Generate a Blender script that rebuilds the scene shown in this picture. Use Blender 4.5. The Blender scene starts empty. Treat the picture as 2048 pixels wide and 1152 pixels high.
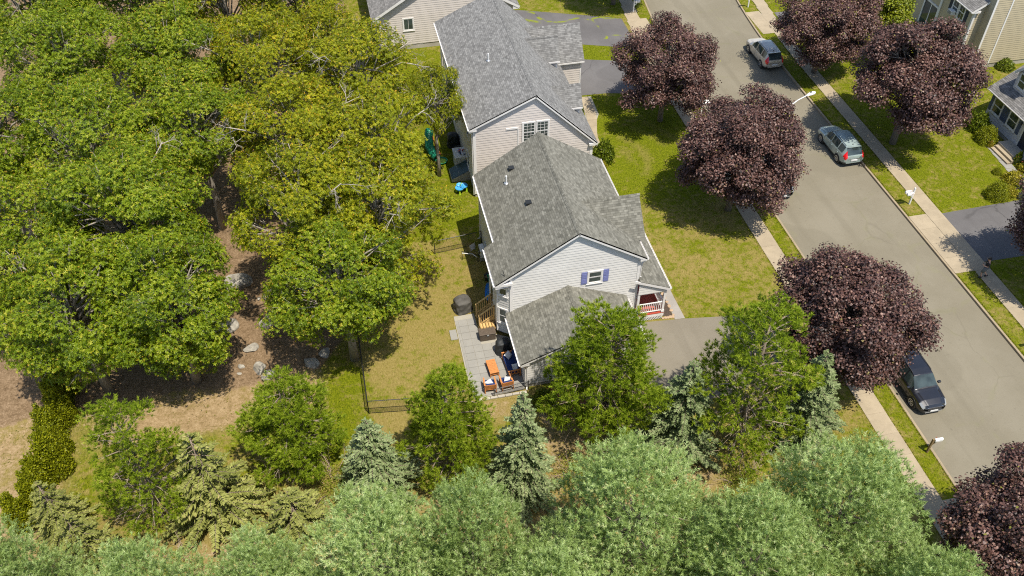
import bpy, math, random
import numpy as np
from mathutils import Vector, Matrix

scene = bpy.context.scene
COL = scene.collection
R_ = math.radians

# ------------------------------------------------------------------ camera, sky, sun, exposure
cam_d = bpy.data.cameras.new('camera')
cam_d.sensor_width = 36.0
cam_d.lens = 36.0 * 1795.0 / 2048.0
cam_d.clip_start = 0.5
cam_d.clip_end = 2500.0
cam = bpy.data.objects.new('camera', cam_d)
COL.objects.link(cam)
cam.location = (0, 0, 42.0)
cam.rotation_euler = (R_(90 - 44.5), 0, R_(-12.3))
scene.camera = cam

SHADOW = Vector((-0.18, 0.37, -1.0)).normalized()      # direction in which the sunlight travels
SUN_EL = math.asin(-SHADOW.z)
world = bpy.data.worlds.new('World')
scene.world = world
world.use_nodes = True
wn = world.node_tree
sky = wn.nodes.new('ShaderNodeTexSky')
sky.sky_type = 'NISHITA'
sky.sun_disc = False
sky.sun_elevation = SUN_EL
sky.sun_rotation = math.atan2(-SHADOW.x, -SHADOW.y)
bg = wn.nodes['Background']
bg.inputs['Strength'].default_value = 0.15
wn.links.new(sky.outputs['Color'], bg.inputs['Color'])

sun_d = bpy.data.lights.new('sun', 'SUN')
sun_d.energy = 4.8
sun_d.angle = R_(0.53)
sun_d.color = (1.0, 0.93, 0.82)
sun = bpy.data.objects.new('sun', sun_d)
COL.objects.link(sun)
sun.rotation_euler = SHADOW.to_track_quat('-Z', 'Y').to_euler()
sun.location = (30, -40, 90)

vs = scene.view_settings
vs.view_transform = 'Standard'
vs.look = 'None'
vs.exposure = 0.38
vs.gamma = 1.0
vs.use_curve_mapping = False
scene.cycles.max_bounces = 6
scene.cycles.diffuse_bounces = 3
scene.cycles.glossy_bounces = 3
scene.cycles.transmission_bounces = 4
scene.cycles.transparent_max_bounces = 6
scene.cycles.use_denoising = False
scene.cycles.filter_width = 1.1
scene.cycles.sample_clamp_indirect = 4.0
scene.cycles.caustics_reflective = False
scene.cycles.caustics_refractive = False

# ------------------------------------------------------------------ node helper and materials
class NT:
    def __init__(s, name):
        s.m = bpy.data.materials.new(name)
        s.m.use_nodes = True
        s.t = s.m.node_tree
        s.p = s.t.nodes['Principled BSDF']
        s.out = s.t.nodes['Material Output']
    def n(s, typ, _p=None, **kw):
        nd = s.t.nodes.new('ShaderNode' + typ)
        if _p:
            for k, v in _p.items():
                setattr(nd, k, v)
        for k, v in kw.items():
            key = int(k[1:]) if k[0] == '_' else k.replace('_', ' ')
            s.set(nd.inputs[key], v)
        return nd
    def set(s, sock, v):
        if isinstance(v, bpy.types.NodeSocket):
            s.t.links.new(v, sock)
        else:
            if isinstance(v, tuple) and len(v) == 3 and sock.type == 'RGBA':
                v = v + (1.0,)
            sock.default_value = v
    def mix(s, a, b, f, mode='MIX'):
        nd = s.t.nodes.new('ShaderNodeMix')
        nd.data_type = 'RGBA'
        nd.blend_type = mode
        s.set(nd.inputs[0], f)
        s.set(nd.inputs[6], a)
        s.set(nd.inputs[7], b)
        return nd.outputs[2]
    def math(s, op, a, b=0.0, clamp=False):
        nd = s.t.nodes.new('ShaderNodeMath')
        nd.operation = op
        nd.use_clamp = clamp
        s.set(nd.inputs[0], a)
        s.set(nd.inputs[1], b)
        return nd.outputs[0]
    def ss(s, x, lo, hi):
        nd = s.t.nodes.new('ShaderNodeMapRange')
        nd.interpolation_type = 'SMOOTHSTEP'
        s.set(nd.inputs[0], x)
        nd.inputs[1].default_value = lo
        nd.inputs[2].default_value = hi
        return nd.outputs[0]
    def noise(s, vec, scale, detail=4.0, rough=0.55, dist=0.0):
        nd = s.n('TexNoise', Vector=vec, Scale=scale, Detail=detail, Roughness=rough, Distortion=dist)
        return nd.outputs['Fac']
    def ramp(s, fac, stops):
        nd = s.t.nodes.new('ShaderNodeValToRGB')
        s.set(nd.inputs[0], fac)
        e = nd.color_ramp.elements
        while len(e) < len(stops):
            e.new(0.5)
        for el, (p, c) in zip(e, stops):
            el.position = p
            el.color = tuple(c) + (1.0,)
        return nd.outputs[0]
    def bump(s, h, strength, dist=0.02):
        b = s.n('Bump', Height=h, Strength=strength, Distance=dist)
        s.t.links.new(b.outputs[0], s.p.inputs['Normal'])
    def coord(s, which='Object'):
        return s.n('TexCoord').outputs[which]
    def geo(s):
        return s.n('NewGeometry').outputs['Position']

MATS = {}
def pm(name, col, rough=0.6, metal=0.0, var=0.12, scale=6.0, bump=0.0, spec=0.4, dirt=0.0):
    """plain paint / plastic / metal with uneven tone and slight relief"""
    if name in MATS:
        return MATS[name]
    k = NT(name)
    pos = k.geo()
    f = k.noise(pos, scale, 5.0, 0.6)
    hi = tuple(min(1, c * (1 + var)) for c in col)
    lo = tuple(c * (1 - var) for c in col)
    c = k.mix(lo, hi, k.ss(f, 0.25, 0.75))
    if dirt:
        d = k.noise(pos, scale * 0.35, 6.0, 0.7)
        c = k.mix(c, tuple(x * 0.55 for x in col), k.math('MULTIPLY', k.ss(d, 0.5, 0.8), dirt))
    k.set(k.p.inputs['Base Color'], c)
    k.set(k.p.inputs['Roughness'], rough)
    k.set(k.p.inputs['Metallic'], metal)
    k.set(k.p.inputs['Specular IOR Level'], spec)
    if bump:
        k.bump(k.noise(pos, scale * 6, 4.0), bump, 0.01)
    MATS[name] = k.m
    return k.m

def leaf_mat(name, stops, rough=0.5, trans=0.25, spec=0.35):
    k = NT(name)
    a = k.n('Attribute', {'attribute_name': 'tint'}).outputs['Fac']
    oi = k.n('ObjectInfo').outputs['Random']
    a = k.math('ADD', a, k.math('MULTIPLY', k.math('SUBTRACT', oi, 0.5), 0.09), True)
    c = k.ramp(a, stops)
    k.set(k.p.inputs['Base Color'], c)
    k.set(k.p.inputs['Roughness'], rough)
    k.set(k.p.inputs['Specular IOR Level'], spec)
    tr = k.n('BsdfTranslucent', Color=c)
    mx = k.n('MixShader', _0=trans)
    k.t.links.new(k.p.outputs[0], mx.inputs[1])
    k.t.links.new(tr.outputs[0], mx.inputs[2])
    k.t.links.new(mx.outputs[0], k.out.inputs['Surface'])
    return k.m

def shingle_mat(name, c1, c2, blotch):
    k = NT(name)
    uv = k.coord('UV')
    warp = k.n('Mapping', Vector=uv, Scale=(1, 1, 1)).outputs[0]
    br = k.n('TexBrick', {'offset': 0.37, 'offset_frequency': 2, 'squash': 1.6, 'squash_frequency': 3}, Vector=warp, Color1=c1, Color2=c2, Mortar=tuple(x * 0.72 for x in c1),
             Scale=1.0, Mortar_Size=0.008, Mortar_Smooth=0.3, Bias=-0.1, Brick_Width=0.28, Row_Height=0.14)
    br2 = k.n('TexBrick', {'offset': 0.61, 'offset_frequency': 3}, Vector=warp, Color1=(0.58, 0.58, 0.58), Color2=(1.25, 1.25, 1.25), Mortar=(0.9, 0.9, 0.9),
              Scale=1.0, Mortar_Size=0.0, Bias=0.0, Brick_Width=0.19, Row_Height=0.14)
    c = k.mix(br.outputs[0], br2.outputs[0], 0.6, 'MULTIPLY')
    big = k.noise(uv, 0.55, 5.0, 0.65)
    c = k.mix(c, blotch, k.math('MULTIPLY', k.ss(big, 0.45, 0.75), 0.3))
    stv = k.n('Mapping', Vector=uv, Scale=(2.2, 0.18, 1)).outputs[0]
    stain = k.noise(stv, 1.0, 4.0, 0.6)
    c = k.mix(c, tuple(x * 0.8 for x in c1), k.math('MULTIPLY', k.ss(stain, 0.5, 0.75), 0.35))
    fine = k.noise(uv, 60.0, 2.0)
    c = k.mix(c, (0.5, 0.5, 0.5), k.math('MULTIPLY', k.math('SUBTRACT', fine, 0.4, True), 0.25), 'OVERLAY')
    k.set(k.p.inputs['Base Color'], c)
    k.set(k.p.inputs['Roughness'], 0.92)
    k.set(k.p.inputs['Specular IOR Level'], 0.2)
    k.bump(k.math('ADD', br.outputs['Fac'], k.math('MULTIPLY', fine, 0.6)), 0.35, 0.006)
    return k.m

def asphalt_mat(name, base, light, crack=0.0, weed=0.0):
    k = NT(name)
    pos = k.geo()
    big = k.noise(pos, 0.22, 5.0, 0.6)
    fine = k.noise(pos, 24.0, 3.0, 0.7)
    grit = k.noise(pos, 5.0, 4.0, 0.7)
    c = k.mix(base, light, k.ss(big, 0.3, 0.7))
    lane = k.noise(k.n('Mapping', Vector=pos, Scale=(0.9, 0.045, 1)).outputs[0], 1.0, 3.0, 0.5)
    c = k.mix(c, tuple(x * 0.84 for x in base), k.math('MULTIPLY', k.ss(lane, 0.5, 0.72), 0.5))
    patch = k.noise(pos, 0.11, 2.0, 0.4)
    c = k.mix(c, tuple(x * 0.86 for x in base), k.math('MULTIPLY', k.ss(patch, 0.60, 0.62), 0.35))
    spot = k.noise(pos, 1.7, 2.0, 0.5)
    c = k.mix(c, tuple(x * 0.55 for x in base), k.math('MULTIPLY', k.ss(spot, 0.74, 0.80), 0.5))
    c = k.mix(c, tuple(x * 0.72 for x in base), k.math('MULTIPLY', k.ss(grit, 0.55, 0.8), 0.5))
    c = k.mix(c, tuple(min(1, x * 1.5) for x in light), k.math('MULTIPLY', k.ss(fine, 0.55, 0.75), 0.4))
    if crack:
        w = k.n('TexNoise', Vector=pos, Scale=0.5, Detail=4.0)
        wp = k.n('VectorMath', {'operation': 'MULTIPLY_ADD'}, _0=w.outputs['Color'], _1=(1.6, 1.6, 0.0), _2=pos).outputs[0]
        vo = k.n('TexVoronoi', {'feature': 'DISTANCE_TO_EDGE'}, Vector=wp, Scale=0.17)
        line = k.math('SUBTRACT', 1.0, k.ss(vo.outputs['Distance'], 0.0, 0.011))
        sel = k.ss(k.noise(pos, 0.16, 2.0), 0.5, 0.6)
        line = k.math('MULTIPLY', line, sel)
        c = k.mix(c, tuple(x * 0.5 for x in base), k.math('MULTIPLY', line, crack))
        if weed:
            wl = k.math('SUBTRACT', 1.0, k.ss(vo.outputs['Distance'], 0.005, 0.035))
            wl = k.math('MULTIPLY', wl, k.ss(k.noise(pos, 0.9, 3.0), 0.45, 0.6))
            c = k.mix(c, (0.19, 0.22, 0.02), k.math('MULTIPLY', wl, weed))
    k.set(k.p.inputs['Base Color'], c)
    k.set(k.p.inputs['Roughness'], 0.95)
    k.set(k.p.inputs['Specular IOR Level'], 0.15)
    k.bump(fine, 0.3, 0.01)
    return k.m

def concrete_mat(name, base, var=0.12):
    k = NT(name)
    pos = k.geo()
    rnd = k.n('ObjectInfo').outputs['Random']
    big = k.noise(pos, 0.8, 6.0, 0.65)
    fine = k.noise(pos, 18.0, 3.0)
    c = k.mix(tuple(x * (1 - var) for x in base), tuple(x * (1 + var) for x in base), k.ss(big, 0.3, 0.7))
    c = k.mix(c, tuple(x * 0.8 for x in base), k.math('MULTIPLY', rnd, 0.35))
    c = k.mix(c, tuple(x * 0.62 for x in base), k.math('MULTIPLY', k.ss(k.noise(pos, 2.6, 6.0, 0.7), 0.56, 0.8), 0.5))
    c = k.mix(c, tuple(x * 0.7 for x in base), k.math('MULTIPLY', k.ss(fine, 0.5, 0.8), 0.3))
    k.set(k.p.inputs['Base Color'], c)
    k.set(k.p.inputs['Roughness'], 0.9)
    k.set(k.p.inputs['Specular IOR Level'], 0.2)
    k.bump(fine, 0.2, 0.008)
    return k.m

def ground_mat():
    k = NT('lawn_and_soil')
    pos = k.geo()
    at = k.n('Attribute', {'attribute_name': 'zone'}).outputs['Color']
    sep = k.n('SeparateColor', Color=at)
    g, d, w = sep.outputs[0], sep.outputs[1], sep.outputs[2]
    tr = k.n('Attribute', {'attribute_name': 'track'}).outputs['Fac']
    n1 = k.noise(pos, 0.45, 6.0, 0.65)
    n2 = k.noise(pos, 2.2, 6.0, 0.7)
    n3 = k.noise(pos, 9.0, 5.0, 0.75)
    st = k.n('Mapping', Vector=pos, Rotation=(0, 0, 0.5), Scale=(14, 4, 1)).outputs[0]
    n4 = k.noise(st, 1.0, 4.0, 0.7)
    green = k.ramp(k.math('ADD', k.math('MULTIPLY', n3, 0.55), k.math('MULTIPLY', n4, 0.45)),
                   [(0.38, (0.042, 0.062, 0.002)), (0.5, (0.115, 0.138, 0.004)), (0.62, (0.205, 0.212, 0.012))])
    straw = k.ramp(k.math('ADD', k.math('MULTIPLY', n3, 0.5), k.math('MULTIPLY', n4, 0.5)),
                   [(0.30, (0.125, 0.100, 0.022)), (0.5, (0.235, 0.185, 0.055)), (0.70, (0.345, 0.265, 0.11))])
    s = k.math('ADD', k.math('MULTIPLY', k.math('SUBTRACT', n1, 0.5), 1.3), k.math('MULTIPLY', k.math('SUBTRACT', n2, 0.5), 1.9))
    s = k.math('ADD', s, k.math('MULTIPLY', k.math('SUBTRACT', n3, 0.5), 0.9))
    gf = k.ss(k.math('ADD', g, s), 0.22, 0.78)
    gf = k.math('MULTIPLY', gf, k.math('SUBTRACT', 1.0, k.math('MULTIPLY', k.math('MULTIPLY', tr, 0.55), k.ss(n2, 0.3, 0.6)), True))
    c = k.mix(straw, green, gf)
    soil = k.ramp(k.math('ADD', k.math('MULTIPLY', n2, 0.5), k.math('MULTIPLY', n3, 0.5)),
                  [(0.34, (0.15, 0.10, 0.045)), (0.5, (0.29, 0.205, 0.105)), (0.66, (0.42, 0.315, 0.185))])
    df = k.ss(k.math('ADD', d, k.math('MULTIPLY', s, 0.6)), 0.35, 0.7)
    c = k.mix(c, soil, df)
    wood = k.ramp(k.math('ADD', k.math('MULTIPLY', n2, 0.4), k.math('MULTIPLY', n3, 0.6)),
                  [(0.32, (0.075, 0.048, 0.024)), (0.5, (0.205, 0.140, 0.080)), (0.68, (0.36, 0.26, 0.165))])
    wf = k.ss(k.math('ADD', w, k.math('MULTIPLY', s, 0.4)), 0.35, 0.65)
    c = k.mix(c, wood, wf)
    k.set(k.p.inputs['Base Color'], c)
    k.set(k.p.inputs['Roughness'], 1.0)
    k.set(k.p.inputs['Specular IOR Level'], 0.08)
    k.bump(k.math('ADD', n3, n4), 0.8, 0.06)
    return k.m

def glass_mat(name, col, rough=0.06):
    k = NT(name)
    pos = k.geo()
    f = k.noise(pos, 1.3, 3.0)
    k.set(k.p.inputs['Base Color'], k.mix(tuple(x * 0.6 for x in col), tuple(x * 1.5 for x in col), k.ss(f, 0.3, 0.7)))
    k.set(k.p.inputs['Roughness'], rough)
    k.set(k.p.inputs['Specular IOR Level'], 0.6)
    return k.m

def paint_mat(name, col, metal=0.3):
    k = NT(name)
    pos = k.geo()
    f = k.noise(pos, 2.0, 5.0, 0.6)
    k.set(k.p.inputs['Base Color'], k.mix(tuple(x * 0.88 for x in col), tuple(min(1, x * 1.08) for x in col), k.ss(f, 0.3, 0.7)))
    k.set(k.p.inputs['Metallic'], metal)
    k.set(k.p.inputs['Roughness'], 0.32)
    k.set(k.p.inputs['Coat Weight'], 0.6)
    k.set(k.p.inputs['Coat Roughness'], 0.06)
    return k.m

def bark_mat(name, a, b):
    k = NT(name)
    pos = k.geo()
    st = k.n('Mapping', Vector=pos, Scale=(9, 9, 1.6)).outputs[0]
    f = k.noise(st, 1.6, 6.0, 0.7)
    k.set(k.p.inputs['Base Color'], k.mix(a, b, k.ss(f, 0.3, 0.7)))
    k.set(k.p.inputs['Roughness'], 0.95)
    k.bump(f, 0.7, 0.03)
    return k.m

def siding_mat(name, col):
    k = NT(name)
    pos = k.geo()
    f = k.noise(pos, 0.7, 5.0, 0.6)
    st = k.n('Mapping', Vector=pos, Scale=(3, 3, 0.25)).outputs[0]
    s2 = k.noise(st, 1.0, 5.0, 0.65)
    c = k.mix(tuple(x * 0.93 for x in col), tuple(min(1, x * 1.03) for x in col), k.ss(f, 0.3, 0.7))
    c = k.mix(c, tuple(x * 0.82 for x in col), k.math('MULTIPLY', k.ss(s2, 0.55, 0.8), 0.4))
    k.set(k.p.inputs['Base Color'], c)
    k.set(k.p.inputs['Roughness'], 0.5)
    k.set(k.p.inputs['Specular IOR Level'], 0.3)
    return k.m

M_GROUND = ground_mat()
M_ROAD = asphalt_mat('road_asphalt', (0.180, 0.160, 0.114), (0.212, 0.190, 0.140), 0.18, 0.06)
M_DRIVE = asphalt_mat('driveway_old', (0.175, 0.154, 0.115), (0.208, 0.185, 0.142), 0.3)
M_DRIVE_DARK = asphalt_mat('driveway_dark', (0.105, 0.100, 0.098), (0.14, 0.134, 0.13), 0.5)
M_DRIVE_WEED = asphalt_mat('driveway_cracked', (0.105, 0.10, 0.098), (0.145, 0.138, 0.134), 0.8, 1.0)
M_WALK = concrete_mat('sidewalk_concrete', (0.345, 0.285, 0.195))
M_CURB = concrete_mat('curb_concrete', (0.31, 0.25, 0.165))
M_PAVER = concrete_mat('patio_paver', (0.275, 0.265, 0.235), 0.07)
M_JOINT = concrete_mat('joint_sand', (0.345, 0.32, 0.26))
M_FOUND = concrete_mat('foundation_concrete', (0.40, 0.37, 0.31))
M_PATH = concrete_mat('path_grey', (0.31, 0.285, 0.25))
M_ROOF_A = shingle_mat('shingles_brown_grey', (0.132, 0.128, 0.104), (0.212, 0.206, 0.172), (0.172, 0.166, 0.138))
M_ROOF_B = shingle_mat('shingles_grey', (0.155, 0.153, 0.146), (0.242, 0.240, 0.228), (0.20, 0.198, 0.188))
M_ROOF_D = shingle_mat('shingles_dark', (0.15, 0.145, 0.135), (0.25, 0.24, 0.225), (0.18, 0.17, 0.16))
M_SIDE_A = siding_mat('siding_white', (0.69, 0.675, 0.64))
M_SIDE_B = siding_mat('siding_cream', (0.62, 0.565, 0.515))
M_SIDE_D = siding_mat('siding_beige', (0.46, 0.395, 0.27))
M_SIDE_E = siding_mat('siding_lilac_white', (0.62, 0.60, 0.60))
M_TRIM = pm('trim_white', (0.74, 0.72, 0.69), 0.45, var=0.05, scale=1.5, dirt=0.15)
M_GLASS = glass_mat('window_glass', (0.045, 0.06, 0.055))
M_CGLASS = glass_mat('car_glass', (0.035, 0.05, 0.05), 0.04)
M_SHUT = pm('shutter_blue', (0.19, 0.21, 0.42), 0.6)
M_SHUTD = pm('shutter_dark', (0.03, 0.04, 0.06), 0.6)
M_BLACK = pm('black_metal', (0.02, 0.021, 0.02), 0.45)
M_GALV = pm('galvanised', (0.55, 0.57, 0.58), 0.35, 0.7)
M_RED = pm('porch_red', (0.44, 0.075, 0.045), 0.55, dirt=0.3, scale=2)
M_WOOD = pm('pine_timber', (0.60, 0.40, 0.16), 0.7, var=0.22, scale=7)
M_WOODD = pm('timber_tread', (0.20, 0.14, 0.065), 0.8, var=0.25, scale=7)
M_TEAK = pm('orange_teak', (0.50, 0.20, 0.06), 0.6, var=0.2, scale=9)
M_NAVY = pm('navy_cushion', (0.012, 0.030, 0.12), 0.9, scale=10)
M_WHITEFAB = pm('white_fabric', (0.62, 0.62, 0.62), 0.9, scale=12)
M_COVER = pm('grill_cover_grey', (0.075, 0.07, 0.06), 0.7, var=0.3, scale=3)
M_COVERB = pm('grill_cover_black', (0.022, 0.025, 0.026), 0.6, var=0.3, scale=3)
M_BROWN = pm('brown_resin', (0.105, 0.08, 0.058), 0.55, var=0.15)
M_WHITEP = pm('white_plastic', (0.72, 0.72, 0.70), 0.35)
M_TAUPE = pm('storage_grey', (0.52, 0.51, 0.46), 0.5)
M_BLUEP = pm('blue_plastic', (0.02, 0.20, 0.62), 0.35)
M_GREENP = pm('green_plastic', (0.02, 0.27, 0.15), 0.35)
M_LIME = pm('lime_plastic', (0.40, 0.60, 0.03), 0.35)
M_TEALD = pm('bulkhead_steel', (0.045, 0.085, 0.095), 0.4, dirt=0.4)
M_ORANGE = pm('orange_plastic', (0.70, 0.20, 0.05), 0.45)
M_RUBBER = pm('rubber', (0.018, 0.018, 0.018), 0.85)
M_ALLOY = pm('alloy', (0.55, 0.55, 0.54), 0.3, 0.7)
M_TAIL = pm('tail_lens', (0.65, 0.012, 0.015), 0.15, spec=0.7)
M_HEAD = pm('head_lens', (0.30, 0.32, 0.34), 0.1, spec=0.8)
M_DPLAS = pm('dark_cladding', (0.05, 0.05, 0.05), 0.6)
M_CHROME = pm('chrome', (0.75, 0.75, 0.76), 0.12, 1.0, var=0.03)
M_PSILVER = paint_mat('paint_champagne', (0.52, 0.475, 0.40), 0.25)
M_PTEAL = paint_mat('paint_pale_teal', (0.34, 0.42, 0.40), 0.25)
M_PBLACK = paint_mat('paint_black', (0.012, 0.013, 0.018), 0.1)
M_ROCK = None
M_BARK_OAK = bark_mat('bark_oak', (0.17, 0.15, 0.12), (0.36, 0.32, 0.26))
M_BARK_PINE = bark_mat('bark_pine', (0.13, 0.095, 0.065), (0.30, 0.24, 0.18))
M_BARK_MAPLE = bark_mat('bark_maple', (0.12, 0.10, 0.08), (0.25, 0.21, 0.165))
M_OAK_G = leaf_mat('oak_leaf_green', [(0.00, (0.051, 0.095, 0.002)), (0.40, (0.164, 0.239, 0.004)), (0.72, (0.299, 0.368, 0.013)), (0.90, (0.451, 0.457, 0.044)), (1.00, (0.620, 0.401, 0.044))], 0.5, 0.42, 0.35)
M_OAK_Y = leaf_mat('oak_leaf_olive', [(0.00, (0.072, 0.097, 0.002)), (0.40, (0.222, 0.260, 0.004)), (0.72, (0.390, 0.395, 0.011)), (0.90, (0.540, 0.448, 0.028)), (1.00, (0.696, 0.354, 0.033))], 0.52, 0.42, 0.3)
M_MAPLE = leaf_mat('maple_leaf_purple', [(0.0, (0.020, 0.011, 0.009)), (0.4, (0.085, 0.040, 0.031)), (0.7, (0.175, 0.090, 0.070)), (0.9, (0.31, 0.185, 0.140)), (1.0, (0.20, 0.21, 0.02))], 0.5, 0.16, 0.45)
M_GRASS = leaf_mat('grass_blades', [(0.0, (0.07, 0.09, 0.003)), (0.45, (0.17, 0.19, 0.006)), (0.75, (0.28, 0.26, 0.03)), (1.0, (0.44, 0.34, 0.15))], 0.6, 0.3, 0.2)
M_LIMELEAF = leaf_mat('maple_leaf_lime', [(0.0, (0.07, 0.10, 0.003)), (0.5, (0.21, 0.25, 0.008)), (1.0, (0.40, 0.40, 0.03))], 0.45, 0.3)
M_PINE_W = leaf_mat('white_pine_needles', [(0.00, (0.100, 0.151, 0.019)), (0.40, (0.300, 0.406, 0.110)), (0.75, (0.532, 0.667, 0.261)), (0.95, (0.677, 0.720, 0.397)), (1.00, (0.577, 0.441, 0.157))], 0.6, 0.45, 0.25)
M_PINE_R = leaf_mat('red_pine_needles', [(0.00, (0.051, 0.089, 0.003)), (0.45, (0.190, 0.276, 0.009)), (0.80, (0.371, 0.459, 0.029)), (0.95, (0.501, 0.543, 0.077)), (1.00, (0.482, 0.376, 0.121))], 0.6, 0.42, 0.25)
M_SPRUCE = leaf_mat('spruce_needles', [(0.00, (0.061, 0.094, 0.024)), (0.45, (0.209, 0.270, 0.110)), (0.80, (0.385, 0.446, 0.215)), (1.00, (0.572, 0.572, 0.286))], 0.6, 0.3, 0.3)
M_SPRUCE_O = leaf_mat('spruce_needles_olive', [(0.0, (0.060, 0.078, 0.010)), (0.45, (0.220, 0.240, 0.055)), (0.8, (0.38, 0.39, 0.11)), (1.0, (0.52, 0.42, 0.20))], 0.6, 0.25, 0.3)
M_ARBOR = leaf_mat('arborvitae_sprays', [(0.0, (0.040, 0.058, 0.002)), (0.45, (0.185, 0.215, 0.004)), (1.0, (0.42, 0.42, 0.016))], 0.5, 0.25)
M_BUSH = leaf_mat('bush_leaves', [(0.0, (0.04, 0.07, 0.004)), (0.5, (0.125, 0.175, 0.010)), (1.0, (0.29, 0.32, 0.03))], 0.45, 0.25)
M_BUSHY = leaf_mat('bush_leaves_yellow', [(0.0, (0.13, 0.13, 0.008)), (0.5, (0.34, 0.31, 0.022)), (1.0, (0.55, 0.45, 0.05))], 0.5, 0.25)
M_BUSHG = leaf_mat('bush_leaves_grey', [(0.0, (0.05, 0.06, 0.035)), (0.5, (0.15, 0.17, 0.11)), (1.0, (0.27, 0.27, 0.21))], 0.5, 0.2)
M_FLOWER = leaf_mat('petals', [(0.0, (0.55, 0.02, 0.02)), (0.5, (0.75, 0.10, 0.10)), (1.0, (0.80, 0.30, 0.05))], 0.5, 0.3)
M_PURPLEF = leaf_mat('petals_purple', [(0.0, (0.20, 0.05, 0.30)), (1.0, (0.40, 0.15, 0.5))], 0.5, 0.3)

# ------------------------------------------------------------------ mesh builder and object helpers
class MB:
    def __init__(s):
        s.v = []; s.f = []; s.uv = []
    def add(s, pts, faces, uvs=None):
        o = len(s.v)
        s.v.extend([tuple(p) for p in pts])
        for i, f in enumerate(faces):
            s.f.append([o + j for j in f])
            s.uv.append(uvs[i] if uvs else None)
        return s
    def quad(s, a, b, c, d, uv=None):
        return s.add([a, b, c, d], [(0, 1, 2, 3)], [uv] if uv else None)
    def box(s, x0, y0, z0, x1, y1, z1):
        p = [(x0, y0, z0), (x1, y0, z0), (x1, y1, z0), (x0, y1, z0), (x0, y0, z1), (x1, y0, z1), (x1, y1, z1), (x0, y1, z1)]
        return s.add(p, [(0, 3, 2, 1), (4, 5, 6, 7), (0, 1, 5, 4), (1, 2, 6, 5), (2, 3, 7, 6), (3, 0, 4, 7)])
    def obox(s, c, ex, ey, ez):
        """box from centre and three half-axis vectors"""
        c, ex, ey, ez = Vector(c), Vector(ex), Vector(ey), Vector(ez)
        p = [c + sx * ex + sy * ey + sz * ez for sz in (-1, 1) for sx, sy in ((-1, -1), (1, -1), (1, 1), (-1, 1))]
        return s.add(p, [(0, 3, 2, 1), (4, 5, 6, 7), (0, 1, 5, 4), (1, 2, 6, 5), (2, 3, 7, 6), (3, 0, 4, 7)])
    def beam(s, a, b, w, h, up=(0, 0, 1)):
        a, b = Vector(a), Vector(b)
        d = (b - a)
        L = d.length
        d.normalize()
        side = d.cross(Vector(up))
        if side.length < 1e-4:
            side = d.cross(Vector((1, 0, 0)))
        side.normalize()
        u2 = side.cross(d)
        return s.obox((a + b) / 2, d * L / 2, side * w / 2, u2 * h / 2)
    def tube(s, pts, rad, n=7, cap=True):
        pts = [Vector(p) for p in pts]
        if not hasattr(rad, '__len__'):
            rad = [rad] * len(pts)
        o = len(s.v)
        prev = None
        for i, p in enumerate(pts):
            d = (pts[min(i + 1, len(pts) - 1)] - pts[max(i - 1, 0)])
            if d.length < 1e-6:
                d = Vector((0, 0, 1))
            d.normalize()
            if prev is None:
                a = d.orthogonal().normalized()
            else:
                a = prev - d * prev.dot(d)
                a = a.normalized() if a.length > 1e-5 else d.orthogonal().normalized()
            prev = a
            b = d.cross(a)
            for k in range(n):
                t = 2 * math.pi * k / n
                s.v.append(tuple(p + (a * math.cos(t) + b * math.sin(t)) * rad[i]))
        for i in range(len(pts) - 1):
            for k in range(n):
                s.f.append([o + i * n + k, o + i * n + (k + 1) % n, o + (i + 1) * n + (k + 1) % n, o + (i + 1) * n + k])
                s.uv.append(None)
        if cap:
            s.f.append([o + k for k in range(n)][::-1]); s.uv.append(None)
            e = o + (len(pts) - 1) * n
            s.f.append([e + k for k in range(n)]); s.uv.append(None)
        return s
    def lathe(s, prof, n=16, c=(0, 0, 0), jit=None):
        o = len(s.v)
        for i, (r, z) in enumerate(prof):
            for k in range(n):
                t = 2 * math.pi * k / n
                rr = r * (jit(i, k) if jit else 1.0)
                s.v.append((c[0] + rr * math.cos(t), c[1] + rr * math.sin(t), c[2] + z))
        for i in range(len(prof) - 1):
            for k in range(n):
                s.f.append([o + i * n + k, o + i * n + (k + 1) % n, o + (i + 1) * n + (k + 1) % n, o + (i + 1) * n + k])
                s.uv.append(None)
        s.f.append([o + k for k in range(n)][::-1]); s.uv.append(None)
        e = o + (len(prof) - 1) * n
        s.f.append([e + k for k in range(n)]); s.uv.append(None)
        return s
    def xform(s, M):
        s.v = [tuple(M @ Vector(p)) for p in s.v]
        return s
    def mesh(s, name, mat, smooth=False):
        me = bpy.data.meshes.new(name)
        me.from_pydata(s.v, [], s.f)
        if any(u is not None for u in s.uv):
            ul = me.uv_layers.new(name='UVMap')
            i = 0
            for f, u in zip(s.f, s.uv):
                for j in range(len(f)):
                    if u is not None:
                        ul.data[i].uv = u[j]
                    i += 1
        if mat is not None:
            me.materials.append(mat)
        if smooth:
            me.polygons.foreach_set('use_smooth', [True] * len(me.polygons))
        me.update()
        return me
    def build(s, name, mat, parent=None, smooth=False, kind=None, bevel=0.0, label=None):
        ob = mesh_obj(name, s.mesh(name, mat, smooth), parent)
        if kind:
            ob['kind'] = kind
        if label:
            ob['label'] = label
        if bevel:
            b = ob.modifiers.new('bevel', 'BEVEL')
            b.width = bevel
            b.segments = 2
            b.limit_method = 'ANGLE'
        return ob

def mesh_obj(name, me, parent=None, loc=None, rotz=None, scale=None):
    ob = bpy.data.objects.new(name, me)
    COL.objects.link(ob)
    if parent is not None:
        ob.parent = parent
    if loc is not None:
        ob.location = loc
    if rotz is not None:
        ob.rotation_euler = (0, 0, rotz)
    if scale is not None:
        ob.scale = scale if hasattr(scale, '__len__') else (scale,) * 3
    return ob

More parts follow.
